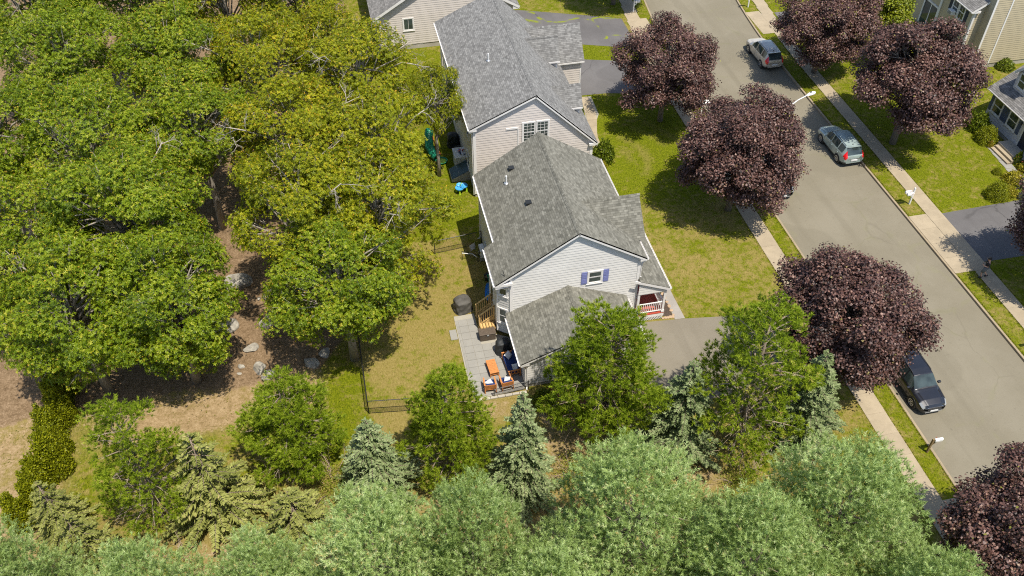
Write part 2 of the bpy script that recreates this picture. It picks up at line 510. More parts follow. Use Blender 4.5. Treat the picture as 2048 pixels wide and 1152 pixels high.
def tag(o, label, cat, group=None):
    o['label'] = label
    o['category'] = cat
    if group:
        o['group'] = group
    return o

def thing(name, label, cat, loc=(0, 0, 0), rotz=0.0, group=None, scale=1.0):
    o = bpy.data.objects.new(name, None)
    o.empty_display_size = 0.3
    COL.objects.link(o)
    o.location = loc
    o.rotation_euler = (0, 0, rotz)
    o.scale = (scale,) * 3
    return tag(o, label, cat, group)

def struct(o):
    o['kind'] = 'structure'
    return o

def copy_tree(src, loc, rotz, label, group=None, scale=None):
    r = src.copy()
    COL.objects.link(r)
    r.location = loc
    r.rotation_euler = (0, 0, rotz)
    if scale:
        r.scale = (scale,) * 3 if not hasattr(scale, '__len__') else scale
    r['label'] = label
    if group:
        r['group'] = group
    for ch in list(src.children):
        c = ch.copy()
        COL.objects.link(c)
        c.parent = r
        for gch in ch.children:
            d = gch.copy()
            COL.objects.link(d)
            d.parent = c
    return r
# ------------------------------------------------------------------ ground, road, pavements
def sstep(x, a, b):
    t = np.clip((x - a) / (b - a), 0, 1)
    return t * t * (3 - 2 * t)
def bmask(u, v, u0, u1, v0, v1, s=0.8):
    return sstep(u, u0 - s, u0 + s) * (1 - sstep(u, u1 - s, u1 + s)) * sstep(v, v0 - s, v0 + s) * (1 - sstep(v, v1 - s, v1 + s))
def bend(v):
    """the street swings gently to the right beyond the silver car"""
    return np.where(v > 62, 0.9 * ((v - 62) / 15.0) ** 2, 0.0)
def put(arr, m, val):
    return arr * (1 - m) + val * m

def zones(u, v):
    g = np.full_like(u, 0.55); d = np.zeros_like(u); w = np.zeros_like(u)
    g = put(g, bmask(u, v, 38, 70, 0, 100, 1), 0.66)
    g = put(g, bmask(u, v, 41.5, 50, 43, 50.5), 0.72)
    g = put(g, bmask(u, v, 17, 27, 48.5, 63, 1.5), 0.80)
    g = put(g, bmask(u, v, 18, 27.5, 36, 48, 1.2), 0.47)
    g = put(g, bmask(u, v, 17, 27.5, 68, 72.5, .6), 0.85)
    g = put(g, bmask(u, v, 17, 27.5, 76, 90, .6), 0.6)
    g = put(g, bmask(u, v, 28.2, 29.4, 10, 90, .2), 0.66)
    g = put(g, bmask(u, v, 38.8, 40.3, 10, 90, .2), 0.62)
    g = put(g, bmask(u, v, 1, 9, 47.5, 75, 1.2), 0.74)
    g = put(g, bmask(u, v, -1.5, 8.5, 31, 47, 1.0), 0.28)
    g = put(g, bmask(u, v, 2.2, 5.2, 34, 36.6, .9), 0.5)
    g = put(g, bmask(u, v, -6, -1.5, 31, 36.8, 1.0), 0.80)
    g = put(g, bmask(u, v, -16, -6, 29, 34.5, 1.5), 0.50)
    g = put(g, bmask(u, v, -40, 19, 0, 29.5, 1.0), 0.32)
    g = put(g, bmask(u, v, 19.5, 27, 10, 31, 1.0), 0.45)
    d = put(d, bmask(u, v, -40, -17.5, 20, 42, 1.5), 0.62)
    d = put(d, bmask(u, v, -17, -3.5, 33.6, 38, 1.2), 0.72)
    d = put(d, bmask(u, v, -40, 18.5, 0, 28.0, 2.0), 0.50)
    d = put(d, bmask(u, v, 8, 16, 27.5, 32.8, .8), 0.58)
    d = put(d, bmask(u, v, 4.5, 8.2, 31.2, 32.9, .4), 0.5)
    edge = 36.6 + 0.35 * np.sin(u * 0.9) + np.where(u > -4, (u + 4) * 1.6, 0)
    w = sstep(v, edge - 0.6, edge + 1.6) * (1 - sstep(u, 0.5, 2.5))
    return g, d, w

def track(u, v):
    def arc(cu, cv, r, a0, a1, wd=0.16):
        dd = np.abs(np.hypot(u - cu, v - cv) - r)
        an = np.degrees(np.arctan2(v - cv, u - cu))
        return (1 - sstep(dd, wd, wd * 2.2)) * ((an > a0) & (an < a1))
    t = arc(18.6, 54.0, 3.9, -40, 50) + 0.8 * arc(18.6, 54.0, 2.6, -10, 30) + 0.8 * arc(16.8, 52.2, 9.4, 15, 42) + 0.7 * arc(16.8, 52.2, 8.2, 20, 45)
    return np.clip(t, 0, 1)

RW0, RW1 = 29.40, 38.80                       # back faces of the two kerbs
us = sorted(set([-400, -200, -110, -70, -50, -42] + list(np.arange(-36, 29.3, 0.36)) + [RW0, RW0 + 0.03] + list(np.arange(30.4, 38.6, 1.0)) + [RW1 - 0.03, RW1]
                + list(np.arange(39.0, 72, 0.36)) + [80, 100, 140, 220, 420]))
vs_ = [-300, -120, -40, 0, 6] + list(np.arange(9, 96, 0.36)) + [110, 150, 240, 500]
U, V = np.meshgrid(np.array(us), np.array(vs_), indexing='ij')
inroad = (U > RW0 + 0.01) & (U < RW1 - 0.01)
wgt = bmask(U, V, 20, 60, -500, 900, 8)
Z = np.where(inroad, -0.35, 0.0)
rngz = np.random.default_rng(5)
Z = Z + np.where(U < -2, sstep(-U, 2, 10) * (0.10 * np.sin(U * 0.7) * np.cos(V * 0.5) + 0.05 * np.sin(V * 1.3 + U)), 0)
X = U + bend(V) * wgt
nu, nv = U.shape
verts = np.stack([X, V, Z], -1).reshape(-1, 3)
idx = np.arange(nu * nv).reshape(nu, nv)
faces = np.stack([idx[:-1, :-1], idx[1:, :-1], idx[1:, 1:], idx[:-1, 1:]], -1).reshape(-1, 4)

def np_mesh(name, verts, faces, mat, smooth=False, **attrs):
    me = bpy.data.meshes.new(name)
    k = faces.shape[1]
    me.vertices.add(len(verts))
    me.vertices.foreach_set('co', np.ascontiguousarray(verts, dtype=np.float32).ravel())
    me.loops.add(faces.size)
    me.loops.foreach_set('vertex_index', faces.astype(np.int32).ravel())
    me.polygons.add(len(faces))
    me.polygons.foreach_set('loop_start', np.arange(0, faces.size, k, dtype=np.int32))
    me.polygons.foreach_set('loop_total', np.full(len(faces), k, dtype=np.int32))
    if smooth:
        me.polygons.foreach_set('use_smooth', np.ones(len(faces), dtype=bool))
    for nm, (typ, arr) in attrs.items():
        a = me.attributes.new(nm, typ, 'POINT')
        a.data.foreach_set('color' if typ == 'FLOAT_COLOR' else 'value', np.ascontiguousarray(arr, dtype=np.float32).ravel())
    me.update(calc_edges=True)
    me.materials.append(mat)
    return me

zg, zd, zw = zones(U, V)
me = np_mesh('ground', verts, faces, M_GROUND, True,
             zone=('FLOAT_COLOR', np.stack([zg, zd, zw, np.ones_like(zg)], -1).reshape(-1, 4)), track=('FLOAT', track(U, V).ravel()))
struct(mesh_obj('ground', me))

def strip(name, u0, u1, z, mat, v0=-120, v1=240, thick=None, step=2.0):
    mb = MB()
    vv = list(np.arange(v0, v1 + 0.01, step))
    for a, b in zip(vv[:-1], vv[1:]):
        ba, bb = float(bend(np.array(a))), float(bend(np.array(b)))
        mb.quad((u0 + ba, a, z), (u1 + ba, a, z), (u1 + bb, b, z), (u0 + bb, b, z))
    return struct(mb.build(name, mat))
strip('road', RW0 + 0.05, RW1 - 0.05, -0.13, M_ROAD)

def curb(name, side):
    mb = MB()
    vv = list(np.arange(-20, 130, 2.4))
    a0, a1 = (RW0, RW0 + 0.15) if side < 0 else (RW1 - 0.15, RW1)
    prof = [(a0, -0.2), (a0, 0.012), (a0 + 0.012, 0.02), (a1 - 0.012, 0.02), (a1, 0.012), (a1, -0.2)]
    for i, (a, b) in enumerate(zip(vv[:-1], vv[1:])):
        a += 0.006
        ba, bb = float(bend(np.array(a))), float(bend(np.array(b)))
        j = random.Random(i * 7 + side).uniform(-0.006, 0.006)
        for (p, q) in zip(prof[:-1], prof[1:]):
            mb.quad((p[0] + ba, a, p[1] + j), (p[0] + bb, b, p[1] + j), (q[0] + bb, b, q[1] + j), (q[0] + ba, a, q[1] + j))
    return struct(mb.build(name, M_CURB))
curb('curb', -1)
curb('curb', 1)

def sidewalk(u0, u1, v0, v1):
    root = strip('sidewalk', u0 + 0.02, u1 - 0.02, 0.006, M_JOINT, v0, v1, step=1.5)
    sl = MB().box(0, 0, 0, u1 - u0, 1.492, 0.03).mesh('slab', M_WALK)
    rr = random.Random(int(u0 * 10))
    v = v0
    while v < v1 - 0.1:
        o = mesh_obj('slab', sl, root, (u0 + float(bend(np.array(v + .7))), v, rr.uniform(-0.004, 0.006)), rr.uniform(-0.002, 0.002))
        v += 1.5
    return root
sidewalk(27.0, 28.25, 12.0, 84.0)
sidewalk(40.22, 41.38, 21.0, 81.0)

def apron(name, pts, mat, label=None, z=0.02):
    """a paved pad from a ground polygon"""
    mb = MB()
    n = len(pts)
    mb.add([(x, y, z) for x, y in pts] + [(x, y, -0.15) for x, y in pts], [tuple(range(n))] + [(i, i + n, (i + 1) % n + n, (i + 1) % n)[::-1] for i in range(n)])
    return struct(mb.build(name, mat))
def apron_slabs(u0, u1, v0, v1, n):
    root = apron('driveway_apron', [(u0, v0), (u1, v0), (u1, v1), (u0, v1)], M_JOINT, z=0.004)
    w = (v1 - v0) / n
    sl = MB().box(0, 0, 0, u1 - u0, w - 0.012, 0.026).mesh('slab', M_WALK)
    for i in range(n):
        mesh_obj('slab', sl, root, (u0, v0 + i * w, 0.0))
apron_slabs(38.81, 40.20, 36.7, 42.85, 4)
apron_slabs(39.35, 40.75, 69.9, 74.2, 3)
apron_slabs(28.27, 29.39, 30.2, 35.8, 4)
apron_slabs(28.27, 29.39, 63.4, 68.2, 3)
apron_slabs(28.45, 29.60, 71.2, 75.2, 3)
apron_slabs(28.27, 29.39, 15.0, 20.9, 4)
apron('driveway', [(41.39, 37.35), (58, 37.2), (58, 42.85), (46.2, 42.8), (41.39, 42.66)], M_DRIVE_DARK, z=0.012)
apron('driveway', [(41.9, 70.2), (54.0, 70.4), (54.0, 73.6), (42.1, 73.6)], M_DRIVE_DARK, z=0.012)
apron('driveway', [(15.25, 30.0), (26.99, 30.3), (26.99, 35.9), (23.6, 36.05), (19.45, 36.62), (16.0, 36.95), (15.25, 36.9)], M_DRIVE, z=0.012)
apron('driveway', [(19.2, 63.45), (22.0, 63.3), (24.1, 62.85), (26.99, 62.9), (26.99, 67.6), (25.0, 68.1), (21.6, 69.1), (19.2, 69.3)], M_DRIVE_DARK, z=0.012)
apron('driveway', [(16.6, 73.2), (19.5, 73.0), (22.5, 71.6), (25.5, 70.5), (27.15, 70.3), (27.25, 75.6), (24.0, 77.0), (17.9, 79.4), (16.6, 79.6)], M_DRIVE_WEED, z=0.012)
# grey asphalt path beside the porch and tan paver walk of the far house
apron('path', [(18.75, 36.7), (19.42, 36.66), (19.36, 39.0), (19.45, 41.2), (19.2, 42.6), (18.3, 42.9), (18.3, 41.9), (18.75, 41.0)], M_PATH, z=0.016)
root = apron('path', [(18.55, 55.3), (19.45, 55.2), (19.55, 57.4), (19.95, 59.2), (20.55, 60.4), (20.65, 63.1), (19.6, 63.2), (19.45, 60.6), (18.9, 58.6)], M_JOINT, z=0.008)
for i in range(9):
    t0, t1 = 55.3 + i * 0.87, 55.3 + (i + 1) * 0.87 - 0.02
    def cx(t): return 18.95 + 0.9 * float(sstep(np.array(t), 56.5, 61.0)) + 0.1
    mb = MB()
    mb.add([(cx(t0) - .42, t0, .03), (cx(t0) + .42, t0, .03), (cx(t1) + .42, t1, .03), (cx(t1) - .42, t1, .03),
            (cx(t0) - .42, t0, 0), (cx(t0) + .42, t0, 0), (cx(t1) + .42, t1, 0), (cx(t1) - .42, t1, 0)],
           [(0, 1, 2, 3), (4, 5, 1, 0), (5, 6, 2, 1), (6, 7, 3, 2), (7, 4, 0, 3)])
    mb.build('paver', M_WALK, root)
# flagstone walk and steps in front of the white house across the street
root = apron('path', [(48.95, 44.3), (49.75, 44.2), (50.15, 49.5), (49.4, 49.6)], M_JOINT, z=0.008)
for i in range(5):
    a = 44.35 + i * 1.04
    o = 0.09 * i
    MB().box(48.98 + o, a, 0.0, 49.72 + o, a + 1.0, 0.035).build('flagstone', M_PAVER, root)

# patio behind the main house: every paver is its own piece
patio = apron('patio', [(4.85, 39.95), (4.80, 34.8), (4.95, 33.0), (7.95, 33.15), (8.1, 33.3), (8.02, 37.4), (7.2, 37.9), (6.2, 38.0), (6.18, 39.95)], M_JOINT, z=0.035)
rr = random.Random(4)
pv = {}
def paver(u0, v0, u1, v1):
    key = (round(u1 - u0, 3), round(v1 - v0, 3))
    if key not in pv:
        pv[key] = MB().box(0, 0, 0, key[0], key[1], 0.05).mesh('paver', M_PAVER)
    mesh_obj('paver', pv[key], patio, (u0, v0, 0.012 + rr.uniform(-0.004, 0.004)))
v = 33.12
row = 0
while v < 39.5:
    h = 0.585
    cols = [(4.90, 5.04), (5.06, 5.60), (5.62, 6.15)] + ([(6.17, 6.75), (6.77, 7.35), (7.37, 7.95)] if v < 37.2 else [])
    for c0, c1 in cols:
        paver(c0, v, c1, v + h - 0.02)
    v += h
    row += 1
# small square slab lying beside the patio and the low stone edge in front of it
tag(MB().box(4.36, 37.95, 0.0, 4.80, 38.80, 0.05).build('stepping_slab', M_PAVER, bevel=0.01), 'single pale concrete slab lying on the dry lawn beside the patio', 'slab')
edge = thing('stone_edging', 'low row of stacked stones along the near end of the patio', 'edging', (5.0, 32.8, 0))
for i in range(7):
    MB().box(i * 0.44, rr.uniform(-.02, .02), 0, i * 0.44 + 0.42, 0.17, 0.09 + rr.uniform(0, 0.03)).build('stone', M_FOUND, edge, bevel=0.015)

# ------------------------------------------------------------------ house building kit (axis aligned with the street)
def wall(parent, mat, P0, P1, z0, top, course=0.20, name='wall'):
    """lap siding; outward normal is to the right of P0->P1; top = [(t, z), ...] with t in metres from P0"""
    d = Vector((P1[0] - P0[0], P1[1] - P0[1], 0))
    L = d.length
    d.normalize()
    n = Vector((d.y, -d.x, 0))
    ts = [p[0] for p in top]; zs = [p[1] for p in top]
    zmax = max(zs); pk = zs.index(zmax)
    lt, lz = ts[:pk + 1], zs[:pk + 1]
    rt, rz = ts[pk:], zs[pk:]
    flat = [i for i in range(len(zs)) if abs(zs[i] - zmax) < 1e-6]
    def lo(z):
        return float(np.interp(z, lz, lt)) if z > lz[0] else ts[0]
    def hi(z):
        return float(np.interp(z, rz[::-1], rt[::-1])) if z > rz[-1] else ts[-1]
    if len(flat) > 1:
        def lo(z): return ts[0]
        def hi(z): return ts[-1]
    cuts = sorted(set([round(z0 + i * course, 4) for i in range(int((zmax - z0) / course) + 1)] + [zmax] + [z for z in zs if z > z0]))
    O = Vector((P0[0], P0[1], 0))
    mb = MB()
    def pt(t, z, off):
        return O + d * t + n * off + Vector((0, 0, z))
    for a, b in zip(cuts[:-1], cuts[1:]):
        if b - a < 0.004:
            continue
        la, ha, lb, hb = lo(a), hi(a), lo(b), hi(b)
        mb.quad(pt(la, a, .020), pt(ha, a, .020), pt(hb, b, .003), pt(lb, b, .003))
        mb.quad(pt(la, a, .0), pt(ha, a, .0), pt(ha, a, .020), pt(la, a, .020))
    w = mb.build(name, mat, parent)
    return w

def slope(parent, mat, A, B, C, D, name='roof_slope', t=0.09, course=0.14):
    """roof plane with eave A->B (left to right seen from outside) and ridge D->C; shingles lie in stepped courses"""
    A, B, C, D = map(Vector, (A, B, C, D))
    n = (B - A).cross(D - A).normalized()
    sl = ((D - A).length + (C - B).length) / 2
    k = max(2, int(round(sl / course)))
    mb = MB()
    wid = (B - A).length
    off = random.Random(name + str(A)).uniform(0, 7)
    for i in range(k):
        f0, f1 = i / k, (i + 1) / k
        a, b = A.lerp(D, f0), B.lerp(C, f0)
        d, c = A.lerp(D, f1), B.lerp(C, f1)
        up = n * 0.010
        v0, v1 = f0 * k * 0.14, f1 * k * 0.14
        ua, ub = off + (a - A).dot((B - A) / wid), off + (b - A).dot((B - A) / wid)
        ud, uc = off + (d - A).dot((B - A) / wid), off + (c - A).dot((B - A) / wid)
        mb.quad(a + up, b + up, c, d, [(ua, v0 + .002), (ub, v0 + .002), (uc, v1 - .002), (ud, v1 - .002)])
        mb.quad(a, b, b + up, a + up, [(ua, v0), (ub, v0), (ub, v0 + .002), (ua, v0 + .002)])
    lo = n * -t
    for p, q in ((A, B), (B, C), (C, D), (D, A)):
        mb.quad(p + lo, q + lo, q, p, [(0, 0), (1, 0), (1, .05), (0, .05)])
    mb.quad(A + lo, D + lo, C + lo, B + lo, [(0, 0), (1, 0), (1, 1), (0, 1)])
    return mb.build(name, mat, parent)

def ridge_caps(parent, mat, a, b, sa, sb):
    """overlapping cap shingles along a ridge; sa, sb = downhill unit vectors of the two sides"""
    a, b = Vector(a), Vector(b)
    d = (b - a); L = d.length; d.normalize()
    n = int(L / 0.17)
    mb = MB()
    rr = random.Random(3)
    for i in range(n):
        p, q = a + d * (i * L / n), a + d * ((i + 1.25) * L / n)
        up0, up1 = Vector((0, 0, 0.055)), Vector((0, 0, 0.030))
        for s in (Vector(sa), Vector(sb)):
            w = 0.17
            j = rr.uniform(0, 3)
            u0, u1 = i * 0.3 + j, i * 0.3 + j + 0.2
            lift = Vector((0, 0, .022))
            mb.quad(p + up0, q + up1, q + s * w + lift, p + s * w + lift + Vector((0, 0, .01)), [(u0, j), (u1, j), (u1, j + .12), (u0, j + .12)])
            mb.quad(p + up0, p + s * w + lift + Vector((0, 0, .01)), p + s * w - Vector((0, 0, .02)), p - Vector((0, 0, .02)), [(0, 0), (.1, 0), (.1, .1), (0, .1)])
    return mb.build('ridge_cap', mat, parent)

def frame_of(P0, P1):
    d = Vector((P1[0] - P0[0], P1[1] - P0[1], 0)).normalized()
    n = Vector((d.y, -d.x, 0))
    O = Vector((P0[0], P0[1], 0))
    return lambda t, y, z: O + d * t + n * y + Vector((0, 0, z)), d, n

def wbox(mb, F, t0, t1, y0, y1, z0, z1):
    f, d, n = F
    c = f((t0 + t1) / 2, (y0 + y1) / 2, (z0 + z1) / 2)
    return mb.obox(c, d * (t1 - t0) / 2, n * (y1 - y0) / 2, Vector((0, 0, (z1 - z0) / 2)))

def window(parent, F, t, z, w, h, grid=(2, 2), shutters=None, mat=None, sashes=2):
    mat = mat or M_TRIM
    fr = MB()
    c = 0.09
    wbox(fr, F, t - c, t, .0, .065, z - c, z + h + c)
    wbox(fr, F, t + w, t + w + c, .0, .065, z - c, z + h + c)
    wbox(fr, F, t, t + w, .0, .063, z + h, z + h + c)
    wbox(fr, F, t, t + w, .0, .063, z - c, z)
    wbox(fr, F, t - c - .04, t + w + c + .04, .0, .085, z - c - .045, z - c)
    win = fr.build('window', mat, parent)
    for s in range(sashes):
        z0, z1 = z + h * s / sashes, z + h * (s + 1) / sashes
        y = 0.044 if s == 0 else 0.054
        wbox(MB(), F, t, t + w, .004, y - .008, z0, z1).build('pane', M_GLASS, win)
        sm = MB()
        b = 0.045
        wbox(sm, F, t, t + b, .006, y, z0, z1)
        wbox(sm, F, t + w - b, t + w, .006, y, z0, z1)
        wbox(sm, F, t + b, t + w - b, .006, y - .001, z0, z0 + b)
        wbox(sm, F, t + b, t + w - b, .006, y - .001, z1 - b, z1)
        for i in range(1, grid[0]):
            x = t + w * i / grid[0]
            wbox(sm, F, x - .011, x + .011, .006, y - .003, z0 + b, z1 - b)
        for i in range(1, grid[1]):
            zz = z0 + (z1 - z0) * i / grid[1]
            wbox(sm, F, t + b, t + w - b, .006, y - .004, zz - .011, zz + .011)
        sm.build('sash', mat, win)
    if shutters:
        sw = 0.36
        for a in (t - c - sw - .01, t + w + c + .01):
            sh = MB()
            wbox(sh, F, a, a + sw, .018, .05, z - .06, z + h + .06)
            for e0, e1 in ((0.05, 0.44), (0.52, 0.95)):
                H0, H1 = z + h * e0, z + h * e1
                k = 6
                for i in range(k):
                    q = H0 + (H1 - H0) * i / k
                    wbox(sh, F, a + .045, a + sw - .045, .05, .062, q, q + (H1 - H0) / k * .6)
            sh.build('shutter', shutters, parent)
    return win

def trim(parent, name, a, b, w, h, mat=None, up=(0, 0, 1)):
    return MB().beam(a, b, w, h, up).build(name, mat or M_TRIM, parent)

def downspout(parent, pts, r=0.045):
    return MB().tube(pts, r, 6).build('downspout', M_TRIM, parent)

def gutter(parent, a, b, out):
    """open trough: back, bottom and front lip"""
    a, b, out = Vector(a), Vector(b), Vector(out)
    mb = MB()
    z = Vector((0, 0, 1))
    prof = [(-.005, .0), (-.005, -.11), (.09, -.11), (.12, -.02), (.105, -.02), (.08, -.095), (.008, -.095), (.008, .0)]
    pa = [a + out * x + z * y for x, y in prof]
    pb = [b + out * x + z * y for x, y in prof]
    k = len(prof)
    mb.add(pa + pb, [(i, (i + 1) % k, (i + 1) % k + k, i + k) for i in range(k)] + [tuple(range(k))[::-1], tuple(range(k, 2 * k))])
    return mb.build('gutter', M_TRIM, parent)

# ------------------------------------------------------------------ the main house
A = thing('house', 'white two-storey house with brown-grey roof, red porch and attached garage', 'house', (12, 42, 0))
A.location = (0, 0, 0)
sA = 2.8 / 4.36
WN, WF, WL, WR = 37.27, 47.10, 8.02, 16.10            # near, far, left, right wall faces
ridge_u, ridge_z, eave_z = 12.06, 8.30, 5.50
und = 0.10
zwl = eave_z + (WL - 7.70) * sA - und                   # wall top under the roof at its outer face
wall(A, M_SIDE_A, (WL, WN), (WR, WN), 0.35, [(0, zwl), (ridge_u - WL, ridge_z - und), (WR - WL, zwl)])
wall(A, M_SIDE_A, (WL, WF), (WL, 40.28), 0.35, [(0, zwl), (WF - 40.28, zwl)])
wall(A, M_SIDE_A, (WR, WN), (WR, WF), 0.35, [(0, zwl), (WF - WN, zwl)])
wall(A, M_SIDE_A, (WR, WF), (WL, WF), 0.35, [(0, zwl), (WR - ridge_u, ridge_z - und), (WR - WL, zwl)])
MB().box(WL + .02, WN + .02, -0.2, WR - .02, WF - .02, 0.355).build('foundation', M_FOUND, A)
# angled two-storey bay on the yard side
bay = [(WL, 40.28), (7.32, 40.15), (7.32, 37.85), (WL - .01, 37.30)]
for p, q in zip(bay[:-1], bay[1:]):
    L = math.hypot(q[0] - p[0], q[1] - p[1])
    wall(A, M_SIDE_A, p, q, 0.45, [(0, 5.18), (L, 5.18)])
for p in bay[1:3]:
    MB().beam((p[0], p[1], .45), (p[0], p[1], 5.2), .09, .09).build('corner_board', M_TRIM, A)
mb = MB()
mb.add([(WL, 40.2, .35), (7.36, 40.1, .35), (7.36, 37.9, .35), (WL, 37.42, .35), (WL, 40.2, .47), (7.36, 40.1, .47), (7.36, 37.9, .47), (WL, 37.42, .47)],
       [(0, 1, 2, 3), (0, 4, 5, 1), (1, 5, 6, 2), (2, 6, 7, 3)])
mb.build('bay_floor', M_TRIM, A)
# roof
RFn, RFf = 37.05, 47.30
roofA = slope(A, M_ROOF_A, (7.70, RFf, eave_z), (7.70, 40.45, eave_z), (ridge_u, 40.45, ridge_z), (ridge_u, RFf, ridge_z), name='roof')
ez2 = eave_z - 0.62 * sA
slope(roofA, M_ROOF_A, (7.05, 40.45, ez2 + .01), (7.05, RFn, ez2 + .01), (ridge_u, RFn, ridge_z), (ridge_u, 40.45, ridge_z))
slope(roofA, M_ROOF_A, (16.42, RFn, eave_z), (16.42, RFf, eave_z), (ridge_u, RFf, ridge_z), (ridge_u, RFn, ridge_z))
ridge_caps(roofA, M_ROOF_A, (ridge_u, RFf, ridge_z), (ridge_u, RFn, ridge_z), Vector((-1, 0, -sA)).normalized(), Vector((1, 0, -sA)).normalized())
for (v0, z0) in ((RFn, 0), (RFf, 0)):
    s = -1 if v0 == RFn else 1
    lu, lz = (7.05, ez2) if s < 0 else (7.70, eave_z)
    for a, b in (((lu, lz), (ridge_u, ridge_z)), ((16.42, eave_z), (ridge_u, ridge_z))):
        MB().beam((a[0], v0 - s * .02, a[1] - .13), (b[0], v0 - s * .02, b[1] - .13), .04, .20, (0, 1, 0) if False else (0, 0, 1)).build('rake_board', M_TRIM, A)
        MB().beam((a[0], v0 - s * .12, a[1] - .22), (b[0], v0 - s * .12, b[1] - .22), .17, .025).build('soffit', M_TRIM, A)
gutter(A, (7.71, RFf, eave_z - .02), (7.71, 40.46, eave_z - .02), (-1, 0, 0))
gutter(A, (7.06, 40.44, ez2 - .02), (7.06, RFn, ez2 - .02), (-1, 0, 0))
gutter(A, (16.41, RFn, eave_z - .02), (16.41, RFf, eave_z - .02), (1, 0, 0))
MB().box(7.10, 37.12, ez2 - .16, 8.0, 40.3, ez2 - .13).build('soffit', M_TRIM, A)
MB().box(7.72, 40.3, eave_z - .17, 8.01, 47.2, eave_z - .14).build('soffit', M_TRIM, A)
MB().box(7.06, 37.06, ez2 - .20, 8.12, 37.24, ez2 - .02).build('eave_return', M_TRIM, A)
MB().box(16.0, 37.06, eave_z - .22, 16.42, 37.24, eave_z - .06).build('eave_return', M_TRIM, A)
for u in (WL + .06, WR - .06):
    MB().box(u - .09, WN - .035, 0.3, u + .09, WN + .02, zwl - .12).build('corner_board', M_TRIM, A)
MB().box(WL - .03, WF - .2, .3, WL + .02, WF, zwl - .1).build('corner_board', M_TRIM, A)
F = frame_of((WL, WN), (WR, WN))
window(A, F, 12.86 - WL, 4.0, 0.80, 0.85, (1, 1), M_SHUT)
Fb = frame_of(bay[2], bay[3])
window(A, Fb, 0.16, 3.75, 0.50, 1.10, (1, 1))
window(A, Fb, 0.16, 1.35, 0.50, 1.15, (1, 1))
Fl = frame_of(bay[1], bay[2])
door = MB()
wbox(door, Fl, 0.25, 0.35, 0, .05, 1.0, 3.1); wbox(door, Fl, 1.25, 1.35, 0, .05, 1.0, 3.1); wbox(door, Fl, .35, 1.25, 0, .05, 3.0, 3.1)
dd = door.build('door', M_TRIM, A)
wbox(MB(), Fl, .35, 1.25, 0.0, .03, 1.0, 3.0).build('panel', M_TRIM, dd)
wbox(MB(), Fl, .52, 1.08, 0.03, .036, 1.4, 2.8).build('pane', M_GLASS, dd)
wbox(MB(), Fl, 1.14, 1.19, 0.03, .09, 1.9, 2.0).build('handle', M_GALV, dd)
Fl2 = frame_of((WL, WF), (WL, 40.28))
for t, z in ((0.9, 3.7), (4.0, 3.7), (3.6, 1.1)):
    window(A, Fl2, t, z, 0.85, 1.2, (1, 1))
downspout(A, [(7.62, 46.9, 5.4), (7.80, 46.95, 5.15), (7.96, 47.0, 4.9), (7.96, 47.0, .2), (7.8, 47.05, .08)])
downspout(A, [(7.02, 37.15, ez2 - .12), (7.1, 37.1, ez2 - .3), (7.85, 37.22, ez2 - .42), (7.93, 37.24, ez2 - .6)])
downspout(A, [(16.46, 37.15, eave_z - .12), (16.5, 37.2, eave_z - .25), (16.22, 37.3, eave_z - .55), (16.2, 37.35, 3.75), (16.3, 37.4, 3.65)])
MB().box(7.9, 44.9, .6, 8.0, 45.4, 1.2).build('meter_box', M_GALV, A)
# vents through the roof
def on_left(u):
    return ridge_z - (ridge_u - u) * sA
for u, v_, tall in ((9.9, 45.6, 0), (10.15, 41.75, 0)):
    z = on_left(u)
    mb = MB().box(u - .16, v_ - .15, z - .12, u + .16, v_ + .15, z + .10)
    mb.box(u - .19, v_ - .18, z + .10, u + .17, v_ + .18, z + .14)
    mb.build('roof_vent', M_BLACK, roofA)
z = on_left(9.35)
pv_ = MB().tube([(9.35, 44.6, z - .1), (9.35, 44.6, z + .62)], .055, 10).build('vent_pipe', M_WHITEP, roofA)
MB().lathe([(.16, -.1), (.15, .06), (.07, .10)], 10, (9.35, 44.6, z)).build('flashing', M_GALV, pv_)
MB().beam((7.75, 37.12, ez2 + .1), (7.62, 37.5, ez2 + .75), .03, .05).build('antenna', M_BLACK, roofA)
# cross gable over the entrance
cz, cu, cv = 7.60, 16.82, 40.60
ce = 5.55
hw = 1.95
slope(roofA, M_ROOF_A, (12.9, cv - hw, ce), (cu, cv - hw, ce), (cu, cv, cz), (12.9, cv, cz))
slope(roofA, M_ROOF_A, (cu, cv + hw, ce), (12.9, cv + hw, ce), (12.9, cv, cz), (cu, cv, cz))
ridge_caps(roofA, M_ROOF_A, (13.0, cv, cz), (cu, cv, cz), Vector((0, -1, -1.05)).normalized(), Vector((0, 1, -1.05)).normalized())
wall(A, M_SIDE_A, (16.55, cv - hw + .2), (16.55, cv + hw - .2), 3.0, [(0, ce - .02), (hw - .2, cz - .12), (2 * hw - .4, ce - .02)])
MB().box(16.05, cv - hw + .22, 3.0, 16.53, cv + hw - .22, ce + .05).build('gable_infill', M_SIDE_A, A)
